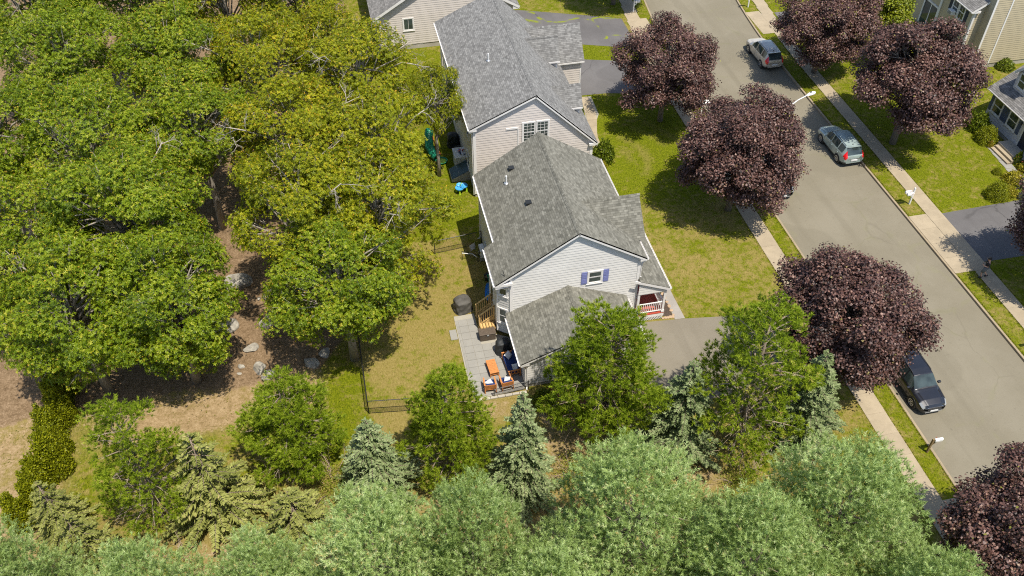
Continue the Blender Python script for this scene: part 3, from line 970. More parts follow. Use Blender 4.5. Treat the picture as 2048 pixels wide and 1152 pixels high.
# farmer's porch
pr_out, pr_z, pr_top = 18.15, 2.80, 3.72
prf = slope(A, M_ROOF_A, (pr_out, 36.88, pr_z), (pr_out, 43.2, pr_z), (16.12, 43.2, pr_top), (16.12, 36.88, pr_top), name='porch_roof')
gutter(prf, (pr_out, 36.88, pr_z - .02), (pr_out, 43.2, pr_z - .02), (1, 0, 0))
MB().beam((pr_out + .02, 36.90, pr_z - .13), (15.75, 36.90, pr_top + .17 - .13), .05, .17).build('rake_board', M_TRIM, prf)
wall(A, M_SIDE_A, (16.12, 37.0), (pr_out - .15, 37.0), 2.48, [(0, pr_top - .12), (pr_out - .15 - 16.12, pr_z - .08)])
MB().box(16.12, 37.0, 2.42, 18.0, 37.14, 2.50).build('beam', M_TRIM, A)
MB().box(17.86, 37.14, 2.42, 18.0, 43.0, 2.60).build('beam', M_TRIM, A)
floor = MB().box(16.12, 37.02, 0.50, 18.02, 43.0, 0.555)
floor.build('porch_floor', M_JOINT if False else M_RED, A)
pf = MB()
for i in range(14):
    pf.box(16.14 + i * .134, 37.03, .556, 16.14 + i * .134 + .124, 42.98, .578)
pf.build('porch_boards', M_RED, A, kind='stuff')
MB().box(16.12, 36.99, .30, 18.03, 37.015, .50).build('skirt_board', M_TRIM, A)
MB().box(16.14, 36.985, .50, 18.03, 37.01, .57).build('edge_board', M_RED, A)
lat = MB()
for i in range(14):
    x = 16.15 + i * .13
    lat.beam((x, 36.995, .02), (min(x + .26, 18.0), 36.995, .30), .012, .03, (0, 1, 0))
    lat.beam((min(x + .26, 18.0), 36.985, .02), (x, 36.985, .30), .012, .03, (0, 1, 0))
lat.build('lattice', M_TRIM, A, kind='stuff')
for (u, v_) in ((17.93, 37.08), (17.93, 40.0), (17.93, 42.9), (16.2, 37.08)):
    pm_ = MB().box(u - .07, v_ - .07, .57, u + .07, v_ + .07, 2.44)
    pm_.box(u - .10, v_ - .10, .57, u + .10, v_ + .10, .75)
    pm_.build('post', M_TRIM, A)
bal = MB().box(-.02, -.02, 0, .02, .02, .72).mesh('baluster', M_TRIM)
for z0 in (.68, 1.42):
    MB().box(16.27, 37.05, z0, 17.86, 37.11, z0 + .06).build('rail', M_TRIM, A)
    MB().box(17.90, 37.15, z0, 17.96, 39.93, z0 + .06).build('rail', M_TRIM, A)
for i in range(12):
    mesh_obj('baluster', bal, A, (16.36 + i * .128, 37.08, .72))
for i in range(20):
    mesh_obj('baluster', bal, A, (17.93, 37.28 + i * .134, .72))
MB().tube([(17.3, 39.6, 0.58), (17.3, 39.6, 1.3), (17.3, 39.55, 1.75)], .05, 8).build('door_pillar', M_TRIM, A)
# attached garage
gz, gr_u, gr_z = 2.40, 11.58, 4.00
gL, gR_, gN = 8.06, 15.10, 33.27
wall(A, M_SIDE_A, (gL, gN), (gR_, gN), 0.3, [(0, gz + .06), (gr_u - gL, gr_z - .09), (gR_ - gL, gz + .06)])
wall(A, M_SIDE_A, (gL, WN), (gL, gN), 0.3, [(0, gz + .03), (WN - gN, gz + .03)])
wall(A, M_SIDE_A, (gR_, gN), (gR_, WN), 0.3, [(0, gz + .03), (WN - gN, gz + .03)])
MB().box(gL + .02, gN + .02, -.2, gR_ - .02, WN, .31).build('foundation', M_FOUND, A)
gro = slope(A, M_ROOF_A, (7.70, WN, gz), (7.70, 33.05, gz), (gr_u, 33.05, gr_z), (gr_u, WN, gr_z), name='garage_roof')
slope(gro, M_ROOF_A, (15.42, 33.05, gz), (15.42, WN, gz), (gr_u, WN, gr_z), (gr_u, 33.05, gr_z))
gs = (gr_z - gz) / (gr_u - 7.70)
ridge_caps(gro, M_ROOF_A, (gr_u, WN, gr_z), (gr_u, 33.05, gr_z), Vector((-1, 0, -gs)).normalized(), Vector((1, 0, -gs)).normalized())
gutter(gro, (7.71, WN - .3, gz - .02), (7.71, 33.05, gz - .02), (-1, 0, 0))
gutter(gro, (15.41, 33.05, gz - .02), (15.41, WN - .2, gz - .02), (1, 0, 0))
for a in ((7.70, gz), (15.42, gz)):
    MB().beam((a[0], 33.07, a[1] - .13), (gr_u, 33.07, gr_z - .13), .04, .18).build('rake_board', M_TRIM, gro)
MB().box(7.72, 33.06, gz - .22, 8.25, 33.24, gz - .06).build('eave_return', M_TRIM, gro)
for u in (gL + .06, gR_ - .06):
    MB().box(u - .09, gN - .035, .2, u + .09, gN + .02, gz - .12).build('corner_board', M_TRIM, A)
downspout(A, [(7.66, 33.12, gz - .12), (7.75, 33.1, gz - .25), (8.14, 33.2, gz - .45), (8.14, 33.2, .15), (8.1, 33.0, .08)])
Fg = frame_of((gL, gN), (gR_, gN))
window(A, Fg, 4.3, 1.2, .8, 1.0, (1, 1))
F = frame_of((gR_, gN), (gR_, WN))
gd = MB()
wbox(gd, F, .5, 3.4, 0, .03, .12, 2.25)
gdo = gd.build('garage_door', M_TRIM, A)
for i in range(4):
    wbox(MB(), F, .55, 3.35, .03, .045, .16 + i * .52, .62 + i * .52).build('panel', M_TRIM, gdo)

# ------------------------------------------------------------------ the far house in the same row (steep front, shed-dormered back)
B = thing('house', 'cream-sided house with pale grey roof, front dormers and long side gable window', 'house', (0, 0, 0))
bu, bz, bn, bf = 12.95, 8.32, 51.55, 67.2
lu, lz, ru, rz_ = 8.19, 6.17, 17.64, 3.70
sl_, sr_ = (bz - lz) / (bu - lu), (bz - rz_) / (ru - bu)
BL, BR, BN = 8.50, 17.32, 51.78
wall(B, M_SIDE_B, (BL, BN), (BR, BN), .35, [(0, lz + (BL - lu) * sl_ - .1), (bu - BL, bz - .1), (BR - BL, rz_ + (ru - BR) * sr_ - .12)])
wall(B, M_SIDE_B, (BL, bf - .2), (BL, BN), .35, [(0, lz + (BL - lu) * sl_ - .1), (bf - .2 - BN, lz + (BL - lu) * sl_ - .1)])
wall(B, M_SIDE_B, (BR, BN), (BR, bf - .2), .35, [(0, rz_), (bf - .2 - BN, rz_)])
wall(B, M_SIDE_B, (BR, bf - .2), (BL, bf - .2), .35, [(0, rz_ + .1), (BR - bu, bz - .1), (BR - BL, lz)])
MB().box(BL + .02, BN + .02, -.2, BR - .02, bf - .22, .36).build('foundation', M_FOUND, B)
rB = slope(B, M_ROOF_B, (lu, bf, lz), (lu, bn, lz), (bu, bn, bz), (bu, bf, bz), name='roof')
slope(rB, M_ROOF_B, (ru, bn, rz_), (ru, bf, rz_), (bu, bf, bz), (bu, bn, bz))
ridge_caps(rB, M_ROOF_B, (bu, bf, bz), (bu, bn, bz), Vector((-1, 0, -sl_)).normalized(), Vector((1, 0, -sr_)).normalized())
gutter(B, (lu + .01, bf, lz - .02), (lu + .01, bn, lz - .02), (-1, 0, 0))
MB().box(lu + .02, bn + .1, lz - .19, BL, bf - .1, lz - .15).build('soffit', M_TRIM, B)
for a in ((lu, lz), (ru, rz_)):
    MB().beam((a[0], bn + .02, a[1] - .13), (bu, bn + .02, bz - .13), .04, .20).build('rake_board', M_TRIM, B)
    MB().beam((a[0], bn + .12, a[1] - .23), (bu, bn + .12, bz - .23), .17, .025).build('soffit', M_TRIM, B)
MB().box(lu, bn + .01, lz - .24, BL + .22, bn + .20, lz - .05).build('eave_return', M_TRIM, B)
MB().box(BR - .3, bn + .01, rz_ - .24, ru, bn + .20, rz_ - .05).build('eave_return', M_TRIM, B)
for u in (BL + .07, BR - .07):
    zt = (lz if u < 10 else rz_) - .15
    MB().box(u - .1, BN - .035, .3, u + .1, BN + .02, zt).build('corner_board', M_TRIM, B)
F = frame_of((BL, BN), (BR, BN))
for t in (12.10, 13.08):
    window(B, F, t - BL, 4.45, .84, 1.55, (3, 3))
MB().box(10.85, BN - .06, 5.62, 11.75, BN - .01, 5.76).build('siding_block', M_TRIM, B)
MB().box(11.68, BN - .05, 3.0, 11.76, BN - .01, 5.62).build('conduit', M_TRIM, B)
Fl2 = frame_of((BL, bf - .2), (BL, BN))
for t, z in ((3.0, 4.0), (9.0, 4.0), (12.6, 4.0), (6.0, 1.2), (12.4, 1.1)):
    window(B, Fl2, t, z, .9, 1.2, (1, 1))
downspout(B, [(8.1, 51.65, lz - .12), (8.2, 51.7, lz - .35), (8.42, 51.85, lz - .6), (8.42, 51.85, .2)])
z = bz - (bu - 10.9) * sl_
bp = MB().tube([(10.9, 58.2, z - .1), (10.9, 58.2, z + .62)], .055, 10).build('vent_pipe', M_WHITEP, rB)
MB().lathe([(.16, -.1), (.15, .06), (.07, .10)], 10, (10.9, 58.2, z)).build('flashing', M_GALV, bp)
def dormer(tip, rv, rz2, half, ez, front_mat, wall_bottom, u_in, near_wall=True, name='dormer_roof'):
    o = slope(B, M_ROOF_B, (u_in, rv - half, ez), (tip, rv - half, ez), (tip, rv, rz2), (u_in, rv, rz2), name=name)
    slope(o, M_ROOF_B, (tip, rv + half, ez), (u_in, rv + half, ez), (u_in, rv, rz2), (tip, rv, rz2))
    q = (rz2 - ez) / half
    ridge_caps(o, M_ROOF_B, (u_in, rv, rz2), (tip, rv, rz2), Vector((0, -1, -q)).normalized(), Vector((0, 1, -q)).normalized())
    MB().beam((u_in, rv - half - .01, ez - .1), (tip, rv - half - .01, ez - .1), .03, .13).build('fascia', M_TRIM, o)
    wu = tip - .2
    wall(B, front_mat, (u_in, rv - half + .22), (wu, rv - half + .22), wall_bottom, [(0, ez), (wu - u_in, ez)])
    wall(B, front_mat, (wu, rv - half + .22), (wu, rv + half - .22), wall_bottom, [(0, ez), (half - .22, rz2 - .15), (2 * half - .44, ez)])
    wall(B, front_mat, (wu, rv + half - .22), (u_in, rv + half - .22), wall_bottom, [(0, ez), (wu - u_in, ez)])
    MB().box(wu - .09, rv - half + .19, wall_bottom, wu + .02, rv - half + .30, ez - .02).build('corner_board', M_TRIM, B)
dormer(19.65, 64.45, 6.25, 2.05, 3.95, M_SIDE_B, 0.2, 14.6)
dormer(17.15, 61.85, 6.80, 1.0, 5.15, M_SIDE_B, 4.0, 14.2)
dormer(17.25, 55.5, 6.30, 1.05, 4.98, M_SIDE_B, 4.0, 14.8)

# ------------------------------------------------------------------ third house, mostly above the frame
C = thing('house', 'cream gabled house at the top edge behind the oak crowns', 'house', (0, 0, 0))
cL, cR, cN, cl, cr = 3.85, 16.35, 74.25, 3.4, 16.8
cez, crz, cru = 3.35, 7.35, 10.1
cs = (crz - cez) / (cru - cl)
wall(C, M_SIDE_B, (cL, cN), (cR, cN), .5, [(0, cez + .17), (cru - cL, crz - .1), (cR - cL, cez + .17)])
wall(C, M_SIDE_B, (cL, 88), (cL, cN), .5, [(0, cez + .1), (88 - cN, cez + .1)])
MB().box(cL + .03, cN + .03, -.2, cR - .03, 88, .51).build('foundation', M_FOUND, C)
rC = slope(C, M_ROOF_D, (cl, 88.5, cez), (cl, 73.85, cez), (cru, 73.85, crz), (cru, 88.5, crz), name='roof')
slope(rC, M_ROOF_D, (cr, 73.85, cez), (cr, 88.5, cez), (cru, 88.5, crz), (cru, 73.85, crz))
for a in ((cl, cez), (cr, cez)):
    MB().beam((a[0], 73.87, a[1] - .13), (cru, 73.87, crz - .13), .05, .22).build('rake_board', M_TRIM, C)
MB().box(cl, 73.88, cez - .3, cL + .35, 74.22, cez - .04).build('eave_return', M_TRIM, C)
MB().box(cr - .6, 73.88, cez - .3, cr, 74.22, cez - .04).build('eave_return', M_TRIM, C)
F = frame_of((cL, cN), (cR, cN))
window(C, F, 6.25 - cL, 1.95, .85, 1.05, (2, 1), sashes=1)

# ------------------------------------------------------------------ beige house across the street
D = thing('house', 'beige-sided house with white corner boards behind the purple maples', 'house', (0, 0, 0))
wall(D, M_SIDE_D, (54.63, 60.1), (68, 60.1), .45, [(0, 7.4), (13.37, 7.4)])
wall(D, M_SIDE_D, (53.72, 61.0), (54.65, 61.0), .45, [(0, 5.32), (.93, 5.9)])
wall(D, M_SIDE_D, (53.72, 65.4), (53.72, 61.0), .45, [(0, 5.35), (4.4, 5.35)])
wall(D, M_SIDE_D, (54.63, 61.0), (54.63, 60.1), .45, [(0, 7.4), (.9, 7.4)])
wall(D, M_SIDE_D, (54.3, 74.0), (54.3, 65.4), .45, [(0, 5.6), (8.6, 5.6)])
wall(D, M_SIDE_D, (53.74, 65.4), (54.3, 65.4), .45, [(0, 5.35), (.56, 5.35)])
MB().box(54.66, 60.13, -.2, 68, 74, .46).build('foundation', M_FOUND, D)
MB().box(53.75, 61.02, -.2, 54.7, 65.4, .46).build('foundation', M_FOUND, D)
for u, v_, w_, zt in ((54.63, 60.1, .16, 7.3), (56.2, 60.1, .11, 7.3)):
    MB().box(u - .02, v_ - .045, .45, u + w_, v_ - .005, zt).build('corner_board', M_TRIM, D)
MB().box(53.69, 60.96, .45, 53.86, 61.0, 5.3).build('corner_board', M_TRIM, D)
MB().box(53.67, 61.0, .45, 53.71, 61.14, 5.3).build('corner_board', M_TRIM, D)
MB().box(53.62, 65.25, .45, 53.71, 65.5, 5.3).build('corner_board', M_TRIM, D)
rD = slope(D, M_ROOF_D, (53.25, 66.0, 5.35), (53.25, 60.75, 5.35), (60.5, 60.75, 9.7), (60.5, 66.0, 9.7), name='roof')
slope(rD, M_ROOF_D, (54.0, 74.4, 5.75), (54.0, 66.0, 5.75), (61, 66.0, 9.9), (61, 74.4, 9.9))
MB().beam((53.25, 60.77, 5.22), (60.5, 60.77, 9.57), .05, .2).build('rake_board', M_TRIM, D)
MB().box(53.27, 60.78, 5.12, 54.1, 60.99, 5.3).build('eave_return', M_TRIM, D)
gutter(D, (53.26, 66.0, 5.33), (53.26, 60.75, 5.33), (-1, 0, 0))
F = frame_of((53.72, 65.4), (53.72, 61.0))
window(D, F, 1.55, 3.75, .75, 1.25, (2, 1), mat=M_TRIM)
window(D, F, 2.50, 3.75, .75, 1.25, (2, 1), mat=M_TRIM)
for t in (1.05, 3.38):
    sh = MB()
    wbox(sh, F, t, t + .36, .018, .045, 3.68, 5.08)
    for i in range(12):
        wbox(sh, F, t + .04, t + .32, .045, .056, 3.74 + i * .108, 3.80 + i * .108)
    sh.build('shutter', M_SHUTD, D)
ac = tag(wbox(MB(), F, 1.60, 2.22, .06, .50, 3.78, 4.15).build('air_conditioner', M_WHITEP, bevel=.02), 'white window air conditioner in the beige house', 'air conditioner')
gr = MB()
for i in range(6):
    wbox(gr, F, 1.65, 2.17, .50, .507, 3.82 + i * .05, 3.845 + i * .05)
gr.build('grille', M_DPLAS, ac)
F = frame_of((54.3, 74.0), (54.3, 65.4))
sd = MB()
wbox(sd, F, 5.6, 5.75, 0, .1, .5, 2.9); wbox(sd, F, 7.75, 7.9, 0, .1, .5, 2.9); wbox(sd, F, 5.75, 7.75, 0, .1, 2.75, 2.9)
sdo = sd.build('sliding_door', M_TRIM, D)
wbox(MB(), F, 5.75, 7.75, 0.0, .03, .5, 2.75).build('pane', M_GLASS, sdo)
wbox(MB(), F, 6.70, 6.80, .02, .06, .5, 2.75).build('rail', M_TRIM, sdo)
window(D, F, 2.2, 3.9, .8, 1.2, (2, 2))
window(D, F, 6.3, 3.9, .8, 1.2, (2, 2), shutters=M_SHUTD)

# ------------------------------------------------------------------ white cape house at the right edge
E_ = thing('house', 'white cape house with dormer, blue shutters and front step at right edge', 'house', (0, 0, 0))
eu, ee, ev0, ev1 = 51.25, 50.72, 36.0, 53.1
wall(E_, M_SIDE_E, (eu, ev1 - .25), (eu, ev0), .35, [(0, 3.1), (ev1 - .25 - ev0, 3.1)])
eru, erz = 56.4, 7.0
es = (erz - 3.0) / (eru - ee)
wall(E_, M_SIDE_E, (62.0, ev1 - .25), (eu, ev1 - .25), .35, [(0, 3.1), (62 - eru, erz - .1), (62 - eu, 3.2)])
wall(E_, M_SIDE_E, (eu, ev0), (62.0, ev0), .35, [(0, 3.1), (eru - eu, erz - .1), (62 - eu, 3.2)])
MB().box(eu + .02, ev0 + .02, -.2, 62, ev1 - .28, .36).build('foundation', M_FOUND, E_)
rE = slope(E_, M_ROOF_D, (ee, ev1, 3.0), (ee, ev0 - .3, 3.0), (eru, ev0 - .3, erz), (eru, ev1, erz), name='roof')
slope(rE, M_ROOF_D, (62.2, ev0 - .3, 3.0), (62.2, ev1, 3.0), (eru, ev1, erz), (eru, ev0 - .3, erz))
gutter(E_, (ee + .01, ev1, 2.98), (ee + .01, ev0 - .3, 2.98), (-1, 0, 0))
MB().box(ee + .03, ev0, 2.82, eu, ev1 - .1, 2.86).build('soffit', M_TRIM, E_)
F = frame_of((eu, ev1 - .25), (eu, ev0))
tt = lambda v_: ev1 - .25 - v_
for v_ in (52.35, 50.35):
    window(E_, F, tt(v_), 1.25, 1.0, 1.25, (1, 1))
for v_ in (52.82, 51.22, 50.82, 49.22):
    sh = MB()
    wbox(sh, F, tt(v_), tt(v_) + .36, .018, .045, 1.18, 2.56)
    for i in range(12):
        wbox(sh, F, tt(v_) + .04, tt(v_) + .32, .045, .056, 1.24 + i * .108, 1.30 + i * .108)
    sh.build('shutter', pm('shutter_slate', (0.085, 0.11, 0.17), .6), E_)
dr = MB()
wbox(dr, F, tt(48.55), tt(48.43), 0, .07, .5, 2.75); wbox(dr, F, tt(47.35), tt(47.23), 0, .07, .5, 2.75); wbox(dr, F, tt(48.43), tt(47.35), 0, .07, 2.62, 2.75)
dro = dr.build('door', M_TRIM, E_)
wbox(MB(), F, tt(48.43), tt(47.35), 0.0, .03, .5, 2.62).build('panel', pm('door_navy', (0.025, 0.03, 0.05), .4), dro)
MB().tube([(51.15, 48.85, 2.35), (51.1, 48.85, 2.2)], .07, 8).build('wall_lamp', M_BLACK, E_)
MB().box(50.15, 46.7, 0.0, 51.22, 49.25, .46).build('stoop', M_FOUND, E_)
MB().box(49.82, 46.9, 0.0, 50.13, 49.1, .30).build('step', M_WALK, E_)
MB().box(49.50, 46.9, 0.0, 49.80, 49.1, .15).build('step', M_WALK, E_)
# dormer on the cape
dv, du = 51.0, 51.7
dz = 3.0 + (du - ee) * es
wall(E_, M_SIDE_E, (du, dv + .75), (du, dv - .75), dz - .3, [(0, 5.2), (.75, 5.85), (1.5, 5.2)])
wall(E_, M_SIDE_E, (du, dv - .75), (56, dv - .75), dz - .3, [(0, 5.2), (56 - du, 5.2)])
wall(E_, M_SIDE_E, (56, dv + .75), (du, dv + .75), dz - .3, [(0, 5.2), (56 - du, 5.2)])
slope(rE, M_ROOF_D, (du - .2, dv - .98, 5.02), (56.5, dv - .98, 5.02), (56.5, dv, 6.0), (du - .2, dv, 6.0))
slope(rE, M_ROOF_D, (56.5, dv + .98, 5.02), (du - .2, dv + .98, 5.02), (du - .2, dv, 6.0), (56.5, dv, 6.0))
for s in (-1, 1):
    MB().beam((du - .18, dv + s * .98, 4.92), (du - .18, dv, 5.90), .05, .18).build('rake_board', M_TRIM, E_)
window(E_, frame_of((du, dv + .75), (du, dv - .75)), .35, 4.05, .8, 1.1, (1, 1))
# ------------------------------------------------------------------ foliage
def unit(a):
    return a / np.maximum(np.linalg.norm(a, axis=-1, keepdims=True), 1e-9)
def rand_dirs(rng, n):
    return unit(rng.normal(size=(n, 3)))

def leaf_quads(name, mat, B, Dv, N, L, W, tint, fold=0.0):
    """kite-shaped leaves: base B, direction D, normal N"""
    Dv = unit(Dv)
    S = unit(np.cross(Dv, N))
    N2 = np.cross(S, Dv)
    L = L[:, None]; W = W[:, None]
    p0 = B
    p1 = B + Dv * L * 0.45 + S * W * 0.5 + N2 * W * fold
    p2 = B + Dv * L
    p3 = B + Dv * L * 0.45 - S * W * 0.5 + N2 * W * fold
    verts = np.stack([p0, p1, p2, p3], 1).reshape(-1, 3)
    faces = np.arange(len(verts)).reshape(-1, 4)
    return np_mesh(name, verts, faces, mat, False, tint=('FLOAT', np.repeat(tint, 4)))

def needle_tris(name, mat, B, Dv, L, W, tint, rng):
    Dv = unit(Dv)
    S = unit(np.cross(Dv, rng.normal(size=Dv.shape)))
    p0 = B + S * W[:, None] * 0.5
    p1 = B - S * W[:, None] * 0.5
    p2 = B + Dv * L[:, None]
    verts = np.stack([p0, p1, p2], 1).reshape(-1, 3)
    return np_mesh(name, verts, np.arange(len(verts)).reshape(-1, 3), mat, False, tint=('FLOAT', np.repeat(tint, 3)))

def clump_points(rng, c, rc, n, outward, flat=0.75, keep=-0.4, shell=(0.6, 1.05)):
    d = rand_dirs(rng, n)
    ok = (d @ outward > keep) | (d[:, 2] > 0.25)
    d = d[ok]
    r = rng.uniform(shell[0], shell[1], len(d))[:, None]
    # break the sphere up into lobes
    lob = 1 + 0.16 * np.sin(d[:, :1] * 7 + c[0] * 5) * np.cos(d[:, 1:2] * 6 + c[1] * 5)
    return c + d * rc * r * lob * np.array([1, 1, flat]), d

def broad_clumps(rng, R, Hh, n, rc0, rc1, low=-0.45, inner=0.5, gap=0.62):
    cl = []
    i = 0
    while len(cl) < n and i < n * 60:
        i += 1
        d = rand_dirs(rng, 1)[0]
        if d[2] < low:
            continue
        rad = rng.uniform(inner, 0.97)
        c = d * rad * np.array([R, R, Hh])
        rc = rng.uniform(rc0, rc1)
        if all(np.linalg.norm(c - q[0]) > gap * (rc + q[1]) for q in cl):
            cl.append((c, rc))
    return cl

def mass_clumps(rng, R, Hh, nm, rm0, rm1, low, per, rc0, rc1, gap=.66):
    """a few big leaf masses with gaps between them, each built from small clumps"""
    out = []
    for c, rm in broad_clumps(rng, R - rm1 * .75, Hh - rm1 * .6, nm, rm0, rm1, low, .55, gap):
        ow = unit(np.array([c[0], c[1], max(c[2], 0) + .6]))
        for j in range(per):
            d = unit(rand_dirs(rng, 1)[0] + ow * .75)
            out.append((c + d * rm * rng.uniform(.45, .95) * np.array([1, 1, .72]), rng.uniform(rc0, rc1)))
    return out

def limbs(mb, base_z, cl, trunk_r, rng, n_main=9, lean=(0, 0)):
    """trunk with tapering limbs that end inside the leaf clumps"""
    top = max(c[2] for c, _ in cl) * 0.55
    P = [Vector((lean[0] * t, lean[1] * t, -base_z * (1 - t) + top * t)) for t in (0, .25, .5, .75, 1)]
    P = [p + Vector((rng.uniform(-.12, .12), rng.uniform(-.12, .12), 0)) * (i > 0) for i, p in enumerate(P)]
    P[0].z -= 0.15
    mb.tube(P, [trunk_r * 1.35, trunk_r, trunk_r * .85, trunk_r * .6, trunk_r * .3], 9)
    for c, rc in cl[::2]:
        c = Vector(c)
        t = rng.uniform(0.45, 0.9)
        i = min(3, int(t * 4))
        a = P[i].lerp(P[i + 1], t * 4 - i)
        if a.z > c.z:
            a = P[1].lerp(P[2], rng.uniform(0.6, 1))
        mid = a.lerp(c, 0.5) + Vector((rng.uniform(-.3, .3), rng.uniform(-.3, .3), rng.uniform(-.1, .45)))
        r0 = trunk_r * rng.uniform(.25, .42)
        mb.tube([a, mid, c], [r0, r0 * .6, r0 * .22], 5)
        for _ in range(3):
            q = c + Vector(rand_dirs(rng, 1)[0]) * rc * 0.9
            mb.tube([mid.lerp(c, .6), q], [r0 * .28, r0 * .08], 4)

def twigs(mb, p, d, L, r, depth, rng):
    p = Vector(p); d = Vector(d).normalized()
    mid = p + d * L * .5 + Vector(rng.uniform(-.12, .12, 3)) * L
    e = p + d * L + Vector(rng.uniform(-.1, .1, 3)) * L
    mb.tube([p, mid, e], [r, r * .75, r * .5], 5 if depth > 1 else 4)
    if depth:
        for _ in range(3 if depth > 1 else 4):
            t = rng.uniform(.35, 1)
            q = (p.lerp(mid, t * 2) if t < .5 else mid.lerp(e, t * 2 - 1))
            nd = (d + Vector(rng.normal(size=3)) * .65).normalized()
            twigs(mb, q, nd, L * rng.uniform(.4, .65), r * .5, depth - 1, rng)

def oak_meshes(seed, mat, R=4.8, Hh=4.4, n=22, dens=12.5, dead=0, low=-.45, zc=8.6):
    rng = np.random.default_rng(seed)
    cl = mass_clumps(rng, R, Hh, n, 1.3, 2.2, low, 8, .6, 1.05, .54)
    Bs, Ds, Ns, Ls, Ws, Ts = [], [], [], [], [], []
    for c, rc in cl:
        outw = unit(np.array(c) + np.array([0, 0, 0.8]))
        P, d = clump_points(rng, np.array(c), rc, int(dens * 4 * math.pi * rc * rc), outw, 0.72, -0.45, (0.62, 1.06))
        m = len(P)
        ax = unit(d * 0.7 + outw * 0.35 + np.array([0, 0, 0.55]) + rng.normal(size=(m, 3)) * 0.25)
        ct = np.clip(0.44 + rng.normal(size=m) * 0.16 + rng.normal() * 0.09, 0.02, 0.86)
        for k in range(6):
            ph = rng.uniform(0, 6.283, m) if k == 0 else ph + 6.283 / 6 + rng.normal(size=m) * 0.25
            e1 = unit(np.cross(ax, rng.normal(size=(m, 3)) * 0.001 + np.array([0.3, 0.7, 0.2])))
            e2 = np.cross(ax, e1)
            rad = e1 * np.cos(ph)[:, None] + e2 * np.sin(ph)[:, None]
            dv = unit(rad + ax * rng.uniform(0.1, 0.65, m)[:, None] - np.array([0, 0, .12]))
            Bs.append(P); Ds.append(dv); Ns.append(ax + rng.normal(size=(m, 3)) * 0.35)
            Ls.append(rng.uniform(.11, .18, m)); Ws.append(rng.uniform(.042, .068, m))
            Ts.append(np.clip(ct + rng.normal(size=m) * 0.10, 0, 0.9))
        q = rng.random(m) < 0.22                          # russet new growth at shoot tips
        if q.any():
            Bs.append(P[q] + ax[q] * .03); Ds.append(ax[q] + rng.normal(size=(q.sum(), 3)) * .5); Ns.append(rng.normal(size=(q.sum(), 3)))
            Ls.append(np.full(q.sum(), .13)); Ws.append(np.full(q.sum(), .06)); Ts.append(np.clip(rng.normal(.97, .03, q.sum()), .9, 1))
    crown = leaf_quads('crown', mat, *(np.concatenate(x) for x in (Bs, Ds, Ns)), np.concatenate(Ls), np.concatenate(Ws), np.concatenate(Ts), 0.12)
    mb = MB()
    limbs(mb, zc, cl, 0.24, rng)
    trunk = mb.mesh('trunk', M_BARK_OAK, True)
    dm = []
    for i in range(dead):
        mb = MB()
        d = rand_dirs(rng, 1)[0]; d[2] = abs(d[2]) * .5 + .2; d = unit(d)
        p = d * np.array([R, R, Hh]) * .55
        twigs(mb, p, d + np.array([0, 0, .1]), 2.2, .055, 3, rng)
        dm.append(mb.mesh('dead_branch', pm('dead_wood', (0.36, 0.32, 0.26), .9, var=.2), True))
    return crown, trunk, dm

def tree_from(name, parts, label, cat, loc, zc, rotz=0.0, scale=1.0, group=None):
    t = thing(name, label, cat, loc, rotz, group, scale)
    for nm, me in parts:
        if me is not None:
            mesh_obj(nm, me, t, (0, 0, zc))
    return t

